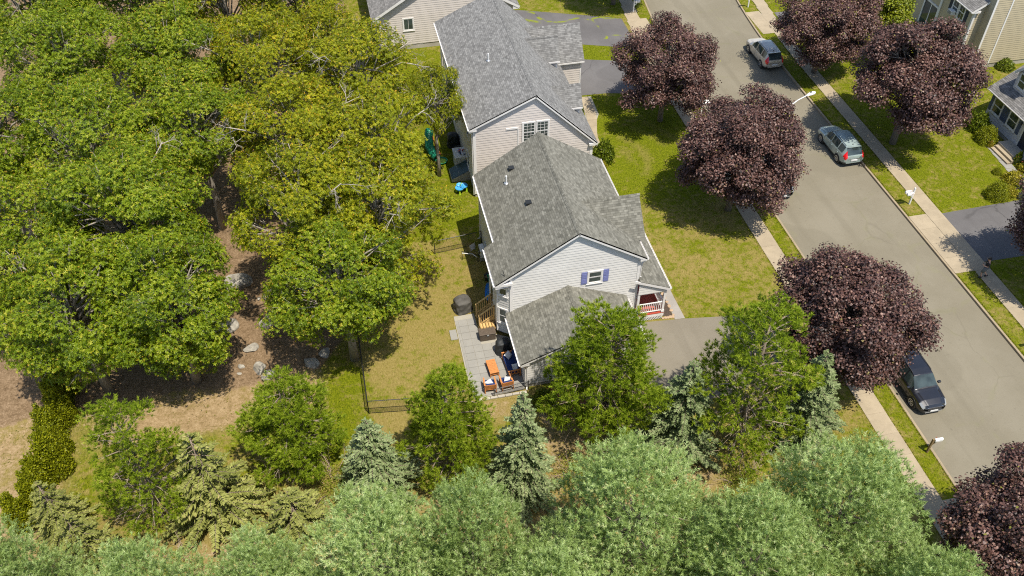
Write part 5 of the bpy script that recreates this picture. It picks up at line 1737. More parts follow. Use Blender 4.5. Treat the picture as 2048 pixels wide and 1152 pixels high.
me = needle_tris('grass', M_GRASS, np.stack([gu, gv, np.full(m, -.005)], -1), rng.normal(size=(m, 3)) * np.array([.8, .8, .2]) + np.array([0, 0, .75]), rng.uniform(.05, .13, m), rng.uniform(.03, .07, m), tnt, rng)
go = mesh_obj('grass', me)
go['kind'] = 'stuff'
go['label'] = 'short mottled lawn grass around the houses'
# ------------------------------------------------------------------ black chain-link fence round the yard
def chain_fence(label, pts, h=1.15, bright=False, spacing=2.4):
    f = thing('chain_link_fence', label, 'fence', (pts[0][0], pts[0][1], 0))
    f.location = (0, 0, 0)
    for (a, b) in zip(pts[:-1], pts[1:]):
        a, b = Vector((*a, 0)), Vector((*b, 0))
        L = (b - a).length
        d = (b - a).normalized()
        n = max(1, int(round(L / spacing)))
        for i in range(n + 1):
            p = a + d * (L * i / n)
            MB().tube([p + Vector((0, 0, -.1)), p + Vector((0, 0, h + .05))], .03, 7).build('post', M_BLACK, f)
        MB().tube([a + Vector((0, 0, h)), b + Vector((0, 0, h))], .026, 7).build('rail', M_GALV if bright else M_BLACK, f)
        MB().tube([a + Vector((0, 0, .06)), b + Vector((0, 0, .06))], .012, 5).build('rail', M_BLACK, f)
        wm = MB()
        k = int((L + h) / .11)
        for i in range(k):
            s = i * .11 - h
            for sg in (1, -1):
                s0, z0, s1, z1 = s, 0.03, s + h - .04, h
                if s0 < 0:
                    z0 += -s0; s0 = 0
                if s1 > L:
                    z1 -= (s1 - L); s1 = L
                if z1 - z0 < .05:
                    continue
                if sg < 0:
                    z0, z1 = h + .03 - z0, h + .03 - z1
                p, q = a + d * s0 + Vector((0, 0, z0)), a + d * s1 + Vector((0, 0, z1))
                wm.tube([p, q], .0035, 3, False)
        wm.build('wire_mesh', M_BLACK, f, kind='stuff')
    return f
chain_fence('black chain-link fence turning the corner of the tan back yard', [(-1.35, 45.5), (-1.30, 39.0), (-1.28, 33.3), (1.05, 33.0), (3.6, 32.75)])
chain_fence('chain-link fence with a bright top rail between the two back yards', [(4.6, 46.2), (7.95, 46.55)], bright=False)
chain_fence('thin wire fence panel at the near end of the patio beside the chairs', [(6.1, 32.95), (8.25, 33.15)], h=.7, spacing=2.2)

# ------------------------------------------------------------------ timber stairs to the back door
st = thing('timber_stairs', 'pale timber stairs with railings up to the back door', 'stairs', (7.2, 39.0, 0))
def L_(u, v, z):
    return (u - 7.2, v - 39.0, z)
for i in range(4):
    u0 = 6.30 + i * .245
    MB().box(*L_(u0, 38.55, .2 + i * .2), *L_(u0 + .27, 39.55, .25 + i * .2)).build('tread', M_WOODD, st)
    MB().box(*L_(u0 + .015, 38.57, .02 + i * .2), *L_(u0 + .035, 39.53, .2 + i * .2)).build('riser', M_WOODD, st)
for v in (38.52, 39.56):
    MB().beam(L_(6.28, v, .12), L_(7.28, v, .94), .04, .24).build('stringer', M_WOOD, st)
    for u, z0, z1 in ((6.30, 0, 1.25), (7.22, .2, 2.0)):
        MB().box(*L_(u - .05, v - .05, z0), *L_(u + .05, v + .05, z1)).build('post', M_WOOD, st)
    MB().beam(L_(6.24, v, 1.22), L_(7.28, v, 1.98), .10, .045).build('rail', M_WOOD, st)
    MB().beam(L_(6.30, v, .46), L_(7.25, v, 1.20), .05, .07).build('rail', M_WOOD, st)
    for i in range(6):
        t = (i + .7) / 6.6
        u = 6.32 + t * .9
        MB().box(*L_(u - .018, v - .018, .50 + t * .72), *L_(u + .018, v + .018, 1.20 + t * .72)).build('baluster', M_WOOD, st)
# stack of split logs behind the deck box
logm = MB()
wp = thing('log_stack', 'stack of pale split firewood between the stairs and the deck box', 'firewood', (6.75, 38.15, 0))
lg = MB().tube([(0, -.2, 0), (0, .2, 0)], .075, 7).mesh('log', M_WOOD)
rr = random.Random(2)
for r_ in range(5):
    for c_ in range(5):
        mesh_obj('log', lg, wp, (-.42 + c_ * .19 + (r_ % 2) * .08, rr.uniform(-.03, .03), .08 + r_ * .15))
# brown deck box
db = thing('deck_box', 'brown ribbed resin deck box on the patio below the stairs', 'storage box', (6.62, 37.72, .05))
MB().box(-.50, -.30, 0, .50, .28, .52).build('body', M_BROWN, db, bevel=.02)
ribs = MB()
for i in range(17):
    ribs.box(-.48 + i * .058, -.312, .03, -.48 + i * .058 + .034, -.30, .50)
ribs.build('ribs', M_BROWN, db, kind='stuff')
MB().box(-.53, -.33, .522, .53, .31, .60).build('lid', M_BROWN, db, bevel=.03)
lr = MB()
for i in range(17):
    lr.box(-.48 + i * .058, -.31, .60, -.48 + i * .058 + .034, .29, .612)
lr.build('ribs', M_BROWN, db, kind='stuff')
MB().box(-.06, -.36, .47, .06, -.315, .54).build('latch', M_GALV, db)

def covered(name, label, cat, loc, w, d, h, mat, seed, rotz=0.0):
    """something under a draped cover: box-like body with folds"""
    import bmesh
    rng = np.random.default_rng(seed)
    n, m = 44, 22
    pr = [(1.02, 0.0), (1.05, .08), (1.0, .25), (.97, .5), (.94, .72), (.90, .88), (.74, .97), (.45, 1.0), (.15, 1.01)]
    zz = np.linspace(0, 1, m)
    mb = MB()
    rows = []
    for j in range(m):
        f = zz[j] * (len(pr) - 1); i0 = min(int(f), len(pr) - 2); t = f - i0
        s = pr[i0][0] * (1 - t) + pr[i0 + 1][0] * t
        z = (pr[i0][1] * (1 - t) + pr[i0 + 1][1] * t) * h
        row = []
        for k in range(n):
            a = 2 * math.pi * k / n
            ca, sa = math.cos(a), math.sin(a)
            q = (abs(ca) ** 3.2 + abs(sa) ** 3.2) ** (-1 / 3.2)
            fold = 1 + (.045 * math.sin(a * 9 + z * 9 + seed) + .035 * math.sin(a * 5 - z * 14)) * (1 - .7 * zz[j])
            sag = .03 * math.sin(z * 17 + 2.2 * math.sin(a + seed))
            row.append((ca * q * s * w / 2 * fold, sa * q * s * d / 2 * fold, max(0, z + sag * h * (zz[j] > .1) - .05 * h * (ca * .5))))
        rows.append(row)
    for r in rows:
        mb.v.extend(r)
    for j in range(m - 1):
        for k in range(n):
            mb.f.append([j * n + k, j * n + (k + 1) % n, (j + 1) * n + (k + 1) % n, (j + 1) * n + k]); mb.uv.append(None)
    mb.f.append([(m - 1) * n + k for k in range(n)]); mb.uv.append(None)
    o = mb.build(name, mat, None, True)
    o.location = loc; o.rotation_euler = (0, 0, rotz)
    tag(o, label, cat)
    # hem cord
    MB().tube([(math.cos(a) * w * .53 * (abs(math.cos(a)) ** 3.2 + abs(math.sin(a)) ** 3.2) ** (-1 / 3.2), math.sin(a) * d * .53 * (abs(math.cos(a)) ** 3.2 + abs(math.sin(a)) ** 3.2) ** (-1 / 3.2), .05) for a in np.linspace(0, 6.2832, 33)], .012, 5).build('hem', mat, o)
    return o
covered('covered_fire_table', 'round bulky furniture under a wrinkled grey cover at the patio end', 'covered furniture', (5.55, 40.55, 0), 1.15, 1.05, .95, M_COVER, 3, .3)
covered('covered_grill', 'grill under a black cover beside the garage wall', 'grill', (7.35, 36.35, .05), .95, .7, 1.0, M_COVERB, 5, .1)

# ------------------------------------------------------------------ teak patio furniture
tb = thing('coffee_table', 'orange slatted teak coffee table in the middle of the patio', 'table', (6.40, 34.95, .055), R_(4))
for i in range(9):
    MB().box(-.28, -.55 + i * .123, .38, .28, -.55 + i * .123 + .113, .405).build('slat', M_TEAK, tb)
for x in (-.25, .25):
    for y in (-.5, .5):
        MB().box(x - .03, y - .03, 0, x + .03, y + .03, .379).build('leg', M_TEAK, tb)
MB().box(-.24, -.5, .15, .24, .5, .17).build('shelf', M_TEAK, tb)
MB().box(-.27, -.53, .32, .27, -.50, .378).build('apron', M_TEAK, tb)

def seat(name, label, cat, loc, rotz, w, pillows=()):
    s = thing(name, label, cat, loc, rotz)
    for x in (-w / 2, w / 2):
        for y in (-.33, .36):
            MB().box(x - .03, y - .03, 0, x + .03, y + .03, .58 if y < 0 else .78).build('leg', M_TEAK, s)
        MB().box(x - .045, -.38, .58, x + .045, .38, .61).build('armrest', M_TEAK, s)
        for k in range(3):
            MB().box(x - .015, -.22 + k * .2, .30, x + .015, -.16 + k * .2, .58).build('side_slat', M_TEAK, s)
    MB().box(-w / 2, -.34, .26, w / 2, .34, .30).build('seat_frame', M_TEAK, s)
    for k in range(4):
        MB().beam((-w / 2, .345 + k * .022, .42 + k * .11), (w / 2, .345 + k * .022, .42 + k * .11), .02, .07).build('back_slat', M_TEAK, s)
    MB().box(-w / 2 + .04, -.33, .301, w / 2 - .04, .30, .42).build('seat_cushion', M_NAVY, s, bevel=.04)
    MB().obox((0, .29, .60), (w / 2 - .05, 0, 0), (0, .06, -.01), (0, .05, .20)).build('back_cushion', M_NAVY, s, bevel=.04)
    return s
def pillow(label, loc, rot):
    mb = MB()
    n = 9
    for i in range(n):
        for j in range(n):
            x, y = -1 + 2 * i / (n - 1), -1 + 2 * j / (n - 1)
            e = (1 - x ** 4) * (1 - y ** 4)
            mb.v.append((x * .21 * (1 - .08 * (1 - abs(y))), y * .21 * (1 - .08 * (1 - abs(x))), .08 * e ** .6))
    N = n * n
    mb.v += [(a, b, -c) for a, b, c in mb.v]
    for i in range(n - 1):
        for j in range(n - 1):
            q = [i * n + j, (i + 1) * n + j, (i + 1) * n + j + 1, i * n + j + 1]
            mb.f.append(q); mb.uv.append(None)
            mb.f.append([N + k for k in q[::-1]]); mb.uv.append(None)
    o = mb.build('pillow', M_WHITEFAB, None, True)
    o.location = loc
    o.rotation_euler = rot
    seam = MB().tube([(-.2, -.2, 0), (.2, -.2, 0), (.2, .2, 0), (-.2, .2, 0), (-.2, -.2, 0)], .008, 5).build('piping', M_WHITEFAB, o)
    return tag(o, label, 'pillow')
seat('patio_sofa', 'teak patio sofa with navy cushions against the garage wall', 'sofa', (7.55, 34.95, .055), R_(-90 + 4), 1.55)
seat('patio_chair', 'teak patio chair with navy cushion nearer the garage', 'chair', (6.98, 33.62, .055), R_(180 + 4), .66)
seat('patio_chair', 'teak patio chair with navy cushion half hidden by the bushy pine', 'chair', (5.98, 33.62, .055), R_(180 - 3), .66)
pillow('white square pillow at the far end of the navy sofa', (7.50, 35.45, .66), (R_(40), R_(-15), R_(40)))
pillow('white pillow lying at the near end of the navy sofa', (7.72, 34.45, .63), (R_(60), R_(-25), R_(-20)))
pillow('white pillow on the chair nearer the garage', (7.02, 33.55, .64), (R_(60), R_(25), R_(10)))
pillow('white pillow on the chair behind the bushy pine', (5.93, 33.55, .64), (R_(60), R_(-25), R_(10)))

# ------------------------------------------------------------------ back-yard clutter
g = thing('folding_goal', 'small folding soccer goal with white crossbar in the house shade', 'goal', (6.9, 45.3, 0))
fr = [(-.55, -.1, 0), (-.55, -.1, .62), (.15, -.35, .62), (.45, -.6, .05), (.9, .05, .05), (.15, -.35, .62)]
MB().tube([fr[0], fr[1]], .022, 6).build('post', M_BLACK, g)
MB().tube([fr[1], fr[2], (.40, -.55, .45)], .028, 6).build('crossbar', M_WHITEP, g)
MB().tube([(.40, -.55, .45), (.45, -.6, .03), (.85, .0, .03), (-.55, .1, .62)], .02, 6).build('side_bar', M_BLACK, g)
nt = MB()
for i in range(12):
    t = i / 11
    a = Vector(fr[1]).lerp(Vector((.40, -.55, .45)), t); b = Vector((-.55, .1, .6)).lerp(Vector((.85, 0, .05)), t)
    nt.tube([a, b], .004, 3, False)
for i in range(6):
    t = i / 5
    nt.tube([Vector(fr[1]).lerp(Vector((-.55, .1, .6)), t), Vector((.40, -.55, .45)).lerp(Vector((.85, 0, .05)), t)], .004, 3, False)
nt.build('net', M_BLACK, g, kind='stuff')
acu = thing('heat_pump', 'white outdoor heat pump against the back wall', 'heat pump', (7.72, 45.1, .35))
MB().box(-.17, -.40, 0, .17, .40, .62).build('cabinet', M_WHITEP, acu, bevel=.02)
MB().lathe([(.25, 0), (.25, .02), (.05, .03)], 18).xform(Matrix.Translation((-.17, .05, .31)) @ Matrix.Rotation(R_(-90), 4, 'Y')).build('fan_grille', M_DPLAS, acu)
for y in (-.3, .3):
    MB().box(-.2, y - .03, -.35, .2, y + .03, -.001).build('bracket', M_GALV, acu)
fc = thing('folded_chair', 'folded lawn chair leaning by the heat pump', 'chair', (7.2, 45.6, 0), R_(30))
for x in (-.22, .22):
    MB().tube([(x, 0, 0), (x, .12, .85)], .016, 6).build('leg', M_GALV, fc)
    MB().tube([(x * .9, .18, 0), (x * .9, .0, .7)], .016, 6).build('leg', M_GALV, fc)
MB().obox((0, .09, .6), (.2, 0, 0), (0, .01, 0), (0, .03, .22)).build('backrest', M_WHITEFAB, fc)
def tub(name, label, cat, loc, r, h, mat, inner):
    o = MB().lathe([(r * .8, 0), (r, h), (r * 1.06, h), (r * 1.06, h - .03), (r * .98, h - .03), (r * .78, .03)], 20).build(name, mat, None, True)
    o.location = loc
    MB().lathe([(r * .85, h * .55), (r * .1, h * .6)], 16).build('contents', inner, o)
    return tag(o, label, cat)
tub('plant_tub', 'dark round tub beside the back wall', 'tub', (7.72, 42.9, 0), .28, .4, M_DPLAS, M_WOODD)
sl = thing('plastic_slide', 'green plastic toddler slide standing against the back wall', 'slide', (7.80, 42.2, 0))
MB().obox((0, 0, .45), (.06, 0, .05), (0, .22, 0), (-.12, 0, .45)).build('chute', M_GREENP, sl, bevel=.02)
for y in (-.23, .23):
    MB().obox((-.06, y, .45), (.09, 0, .03), (0, .02, 0), (-.12, 0, .46)).build('side', M_GREENP, sl)
pool = thing('wading_pool', 'blue plastic wading pool leaning upright against the wall', 'pool', (7.48, 41.15, 0))
MB().lathe([(.52, 0), (.55, .05), (.55, .16), (.59, .16), (.59, .12), (.50, .03), (.2, .02)], 24).xform(Matrix.Translation((0, 0, .58)) @ Matrix.Rotation(R_(-75), 4, 'Y')).build('shell', M_BLUEP, pool, True)
MB().tube([(-.12, -.2, .12), (-.2, .0, .2), (-.14, .22, .15)], .04, 6).build('float', M_GREENP, pool)
# far house yard
bk = thing('bulkhead', 'dark green sloped cellar bulkhead against the cream house', 'cellar door', (8.0, 54.6, 0))
w0, w1 = -.72, .72
bm_ = MB()
bm_.add([(-.9, w0, 0), (.48, w0, 0), (.48, w0, .85), (-.9, w0, .22), (-.9, w1, 0), (.48, w1, 0), (.48, w1, .85), (-.9, w1, .22)],
        [(0, 1, 2, 3), (4, 7, 6, 5), (0, 3, 7, 4), (3, 2, 6, 7)])
bm_.build('frame', M_FOUND, bk)
for y0, y1 in ((w0 + .05, -.01), (.01, w1 - .05)):
    mb = MB()
    def zz_(x): return .22 + (x + .9) / 1.38 * .63
    mb.add([(-.88, y0, zz_(-.88) + .005), (.46, y0, zz_(.46) + .005), (.46, y1, zz_(.46) + .005), (-.88, y1, zz_(-.88) + .005),
            (-.88, y0, zz_(-.88) + .045), (.46, y0, zz_(.46) + .045), (.46, y1, zz_(.46) + .045), (-.88, y1, zz_(-.88) + .045)],
           [(4, 5, 6, 7), (0, 1, 5, 4), (2, 3, 7, 6), (3, 0, 4, 7), (1, 2, 6, 5)])
    dl = mb.build('door', M_TEALD, bk)
    MB().tube([(-.3, (y0 + y1) / 2 - .1, zz_(-.3) + .07), (-.3, (y0 + y1) / 2 + .1, zz_(-.3) + .07)], .015, 5).build('handle', M_GALV, dl)
sb = thing('storage_shed', 'pale resin storage shed with toys on its flat lid', 'shed', (8.05, 55.95, 0))
MB().box(-.42, -.62, 0, .42, .62, 1.12).build('body', M_TAUPE, sb, bevel=.05)
for x0, x1 in ((-.40, -.01), (.01, .40)):
    MB().box(x0, -.65, .08, x1, -.622, 1.05).build('door', M_TAUPE, sb, bevel=.01)
MB().box(-.46, -.68, 1.121, .46, .66, 1.20).build('lid', M_WHITEP, sb, bevel=.06)
toyc = [M_RED, M_NAVY, M_BLUEP, M_DPLAS, M_ORANGE]
rr = random.Random(12)
for i in range(7):
    x, y = rr.uniform(-.1, .3), rr.uniform(-.4, .4)
    mb = MB().tube([(0, 0, 0), (rr.uniform(-.1, .1), .1, .06), (rr.uniform(-.1, .1), .22, .02)], [.04, .05, .02], 6)
    o = mb.build('toy', toyc[i % 5], None, True)
    o.location = (8.05 + x, 55.95 + y, 1.235)
    o.rotation_euler = (0, 0, rr.uniform(0, 6))
    MB().lathe([(.02, -.03), (.045, 0), (.02, .03)], 8, (0, .05, .03)).build('wheel', M_DPLAS, o, True)
    tag(o, '%s toy lying on the lid of the pale storage shed' % ('red', 'navy', 'blue', 'black', 'orange', 'second red', 'second navy')[i], 'toy', 'toys on the shed lid')
tub('trash_barrel', 'dark barrel behind the pale storage shed', 'barrel', (8.15, 57.1, 0), .3, .8, M_DPLAS, M_BLACK)
covered('covered_grill', 'grill under a black cover in the shade of the cream house', 'grill', (8.0, 58.6, 0), .95, .85, 1.15, M_COVERB, 9)
wt = thing('water_table', 'blue toddler water table with lime legs on the lawn', 'toy table', (7.62, 52.6, 0), .4)
for x, y, r in ((-.18, 0, .30), (.22, .05, .28), (.02, .3, .22)):
    MB().lathe([(r * .8, .34), (r, .36), (r * 1.02, .50), (r * 1.1, .50), (r * 1.1, .47), (r * .9, .42), (r * .2, .40)], 18, (x, y, 0)).build('basin', pm('sky_blue_plastic', (0.06, 0.33, 0.62), .35), wt, True)
for x, y in ((-.3, -.2), (.35, -.15), (.05, .42), (-.3, .25)):
    MB().lathe([(.09, 0), (.06, .2), (.05, .36)], 8, (x, y, 0)).build('leg', M_LIME, wt)
MB().tube([(0, .1, .4), (0, .1, .7), (.1, .1, .74)], .03, 6).build('tower', M_LIME, wt)
ps = thing('play_slide', 'green tube slide of a play set under the oak leaves', 'slide', (6.1, 57.6, 0))
MB().tube([(.1, 1.3, 1.5), (-.05, .8, 1.25), (-.1, .2, .75), (.1, -.35, .38), (.35, -.75, .30)], [.34, .34, .34, .33, .33], 14, False).build('tube', M_GREENP, ps, True)
MB().tube([(.5, .6, 0), (.2, 1.4, 1.6)], .05, 6).build('leg', M_ORANGE, ps)
MB().tube([(.7, -.1, .05), (.35, .9, .7)], .045, 6).build('brace', M_ORANGE, ps)
tub('sand_turtle', 'round green sandbox lid on the lawn by the slide', 'sandbox', (6.75, 56.55, 0), .42, .22, M_GREENP, M_LIME)
# mulch bed with edging stones beside the porch
struct(MB().add([(18.06, 37.15, .012), (18.72, 37.0, .012), (18.75, 38.6, .012), (18.55, 40.8, .012), (18.06, 42.6, .012)], [(0, 1, 2, 3, 4)]).build('mulch_bed', pm('mulch', (0.07, 0.05, 0.036), .95, var=.5, scale=14, bump=.8)))
rr = random.Random(21)
bst = bpy.data.meshes.new('edging_stone')
bst = MB().lathe([(.8, -.3), (1, 0), (.85, .35), (.4, .45)], 8, jit=lambda i, k: 1 + .12 * math.sin(k * 2.1 + i)).mesh('edging_stone', concrete_mat('tan_stone', (0.42, 0.30, 0.19)), True)
for i in range(15):
    t = i / 14
    if i < 5:
        u, v = 18.02 + i * .17, 36.95
    else:
        tt_ = (i - 5) / 9
        u, v = 18.78 - .2 * tt_ ** 2, 37.1 + tt_ * 3.6
    s = rr.uniform(.08, .14)
    o = mesh_obj('edging_stone', bst, None, (u, v, .03), rr.uniform(0, 6), (s * 1.3, s, s * .7))
    tag(o, 'tan edging stone of the mulch bed, %s from the porch corner' % ('first', 'second', 'third', 'fourth', 'fifth', 'sixth', 'seventh', 'eighth', 'ninth', 'tenth', 'eleventh', 'twelfth', 'thirteenth', 'fourteenth', 'fifteenth')[i], 'stone', 'edging stones by the porch')
hp = thing('hanging_planter', 'flower pot with purple petunias by the porch post', 'planter', (18.12, 40.4, 0))
MB().lathe([(.12, 0), (.18, .3), (.19, .3), (.16, .25)], 12).build('pot', M_BROWN, hp, True)
mesh_obj('flowers', flowp, hp, (0, 0, .3), 0, (.35, .35, .35))
mesh_obj('foliage', loose, hp, (0, 0, .25), 0, (.32, .32, .3))

# ------------------------------------------------------------------ mailboxes and the street light
def mailbox(loc, rotz, label, post_mat, box_mat, twin=False):
    m = thing('mailbox', label, 'mailbox', loc, rotz, 'mailboxes along the street')
    MB().box(-.05, -.05, -.1, .05, .05, 1.22 if not twin else 1.5).build('post', post_mat, m)
    MB().beam((.0, 0, .98), (.52, 0, .98), .08, .06).build('arm', post_mat, m)
    MB().beam((.03, 0, .68), (.32, 0, .96), .05, .05).build('brace', post_mat, m)
    for y in ((-.14, .14) if twin else (0,)):
        mb = MB()
        n = 10
        prof = [(-.085, 0)] + [(-.085 * math.cos(t), .11 + .085 * math.sin(t)) for t in np.linspace(0, math.pi, n)] + [(.085, 0)]
        k = len(prof)
        mb.v = [(.10, y + a, 1.012 + b) for a, b in prof] + [(.58, y + a, 1.012 + b) for a, b in prof]
        mb.f = [[i, (i + 1) % k, (i + 1) % k + k, i + k] for i in range(k)] + [list(range(k))[::-1], list(range(k, 2 * k))]
        mb.uv = [None] * len(mb.f)
        bx = mb.build('box', box_mat, m)
        MB().box(.581, y - .07, 1.02, .592, y + .07, 1.16).build('door', box_mat, bx)
        MB().box(.2, y + .087, 1.1, .23, y + .095, 1.27).build('flag', M_RED, bx)
    return m
mailbox((39.62, 44.15, 0), R_(180), 'white twin mailbox on a white post across the street', M_WHITEP, M_WHITEP, True)
mailbox((29.10, 23.90, 0), 0, 'white mailbox on a dark weathered post by the near curb', M_WOODD, M_WHITEP)
mailbox((28.85, 58.60, 0), 0, 'white mailbox on a white post between two purple maples', M_WHITEP, M_WHITEP, True)
mailbox((40.05, 75.20, 0), R_(180), 'white mailbox post at the top edge beside the sidewalk', M_WHITEP, M_WHITEP)
mailbox((39.85, 29.55, 0), R_(180), 'dark mailbox at the right edge casting shade on the curb', M_DPLAS, M_DPLAS)
mailbox((28.75, 76.6, 0), 0, 'white mailbox at the top edge in shade by the left sidewalk', M_WHITEP, M_WHITEP)
sl_ = thing('street_light', 'pale grey street light arching over the road from the purple maple', 'street light', (28.85, 47.6, 0))
MB().tube([(0, 0, -.2), (0, 0, 4), (0, 0, 7.0)], [.10, .085, .06], 10).build('pole', M_GALV, sl_)
MB().tube([(0, 0, 6.5), (.9, .35, 7.0), (2.2, .85, 7.42), (3.0, 1.15, 7.5)], [.045, .04, .035, .035], 8).build('arm', M_WHITEP, sl_)
hd = MB().lathe([(.03, -.42), (.10, -.36), (.15, -.1), (.17, .12), (.13, .32), (.04, .42)], 14)
hd.xform(Matrix.Translation((3.35, 1.28, 7.5)) @ Matrix.Rotation(math.atan2(.35, .92), 4, 'Z') @ Matrix.Rotation(R_(90), 4, 'Y') @ Matrix.Scale(.6, 4, (1, 0, 0)))
hdo = hd.build('lamp_head', M_WHITEP, sl_, True)
MB().tube([(3.3, 1.26, 7.60), (3.3, 1.26, 7.68)], .045, 8).build('photocell', M_BLACK, hdo)

# ------------------------------------------------------------------ cars
ST = [  # x, half width, bottom, shoulder, (y,z) belt, (y,z) roof edge, z7, z8
    (-2.26, .70, .42, .78, (.66, .88), (.58, .96), .98, .985),
    (-2.22, .80, .34, .88, (.77, 1.00), (.62, 1.07), 1.09, 1.10),
    (-2.02, .88, .28, .95, (.82, 1.09), (.60, 1.34), 1.37, 1.385),
    (-1.76, .905, .24, .96, (.84, 1.09), (.60, 1.58), 1.615, 1.635),
    (-1.0, .91, .22, .95, (.85, 1.06), (.63, 1.61), 1.655, 1.675),
    (0.0, .91, .22, .94, (.85, 1.03), (.64, 1.61), 1.655, 1.675),
    (.42, .91, .22, .93, (.85, 1.02), (.63, 1.55), 1.60, 1.62),
    (1.06, .91, .22, .92, (.84, .985), (.76, 1.035), 1.07, 1.085),
    (1.25, .908, .22, .90, (.82, .97), (.64, 1.01), 1.045, 1.055),
    (1.80, .88, .24, .84, (.77, .92), (.58, .965), .99, 1.0),
    (2.14, .80, .28, .70, (.66, .82), (.50, .865), .885, .89),
    (2.26, .66, .34, .58, (.54, .68), (.42, .73), .75, .755)]
def car_grid():
    xs = [s[0] for s in ST]
    def interp(x, f):
        return float(np.interp(x, xs, [f(s) for s in ST]))
    X_ = sorted(set(list(np.linspace(-2.26, 2.26, 77)) + xs + [-1.70, -1.05, -.97, -.04, .04, .85, -2.2, -1.82, .46, 1.02, 1.86, 2.12, -1.95]))
    rings = []
    for x in X_:
        w, zb, zs = interp(x, lambda s: s[1]), interp(x, lambda s: s[2]), interp(x, lambda s: s[3])
        y5, z5 = interp(x, lambda s: s[4][0]), interp(x, lambda s: s[4][1])
        y6, z6 = interp(x, lambda s: s[5][0]), interp(x, lambda s: s[5][1])
        z7, z8 = interp(x, lambda s: s[6]), interp(x, lambda s: s[7])
        key = [(0, zb), (.82 * w, zb), (.97 * w, zb + .10), (w, zb + .30), (.995 * w, (zb + zs) / 2 + .1), (.98 * w, zs), (y5, z5), (y6, z6), (y6 * .93, z6 + (z7 - z6) * .75), (y6 * .55, z7 + (z8 - z7) * .3), (0, z8)]
        ring = []
        for a, b in zip(key[:-1], key[1:]):
            for t in (0, .5):
                ring.append((x, a[0] + (b[0] - a[0]) * t, a[1] + (b[1] - a[1]) * t))
        ring.append((x, key[-1][0], key[-1][1]))
        rings.append(ring)
    return X_, rings
CX, CR = car_grid()
SEG = lambda j: j // 2          # segment index of ring face j
def car_region(x, j, front):
    s = SEG(j)
    if s == 6 and -1.70 < x < .86 and not (-1.05 < x < -.97) and not (-.04 < x < .04):
        return 'side_window'
    if s in (7, 8, 9) and .46 < x < 1.02:
        return 'windshield'
    if s in (7, 8, 9) and -2.18 < x < -1.80:
        return 'rear_window'
    if s in (5, 6) and x < -1.97 or (s == 4 and x < -2.1):
        return 'taillight' if s != 4 or j % 2 else 'body'
    if s == 5 and 1.86 < x < 2.20:
        return 'headlight'
    if s in (0, 1) or (s == 2 and j % 2 == 0):
        return 'cladding'
    if s in (3, 4) and x > 2.12:
        return 'cladding'
    return 'body'
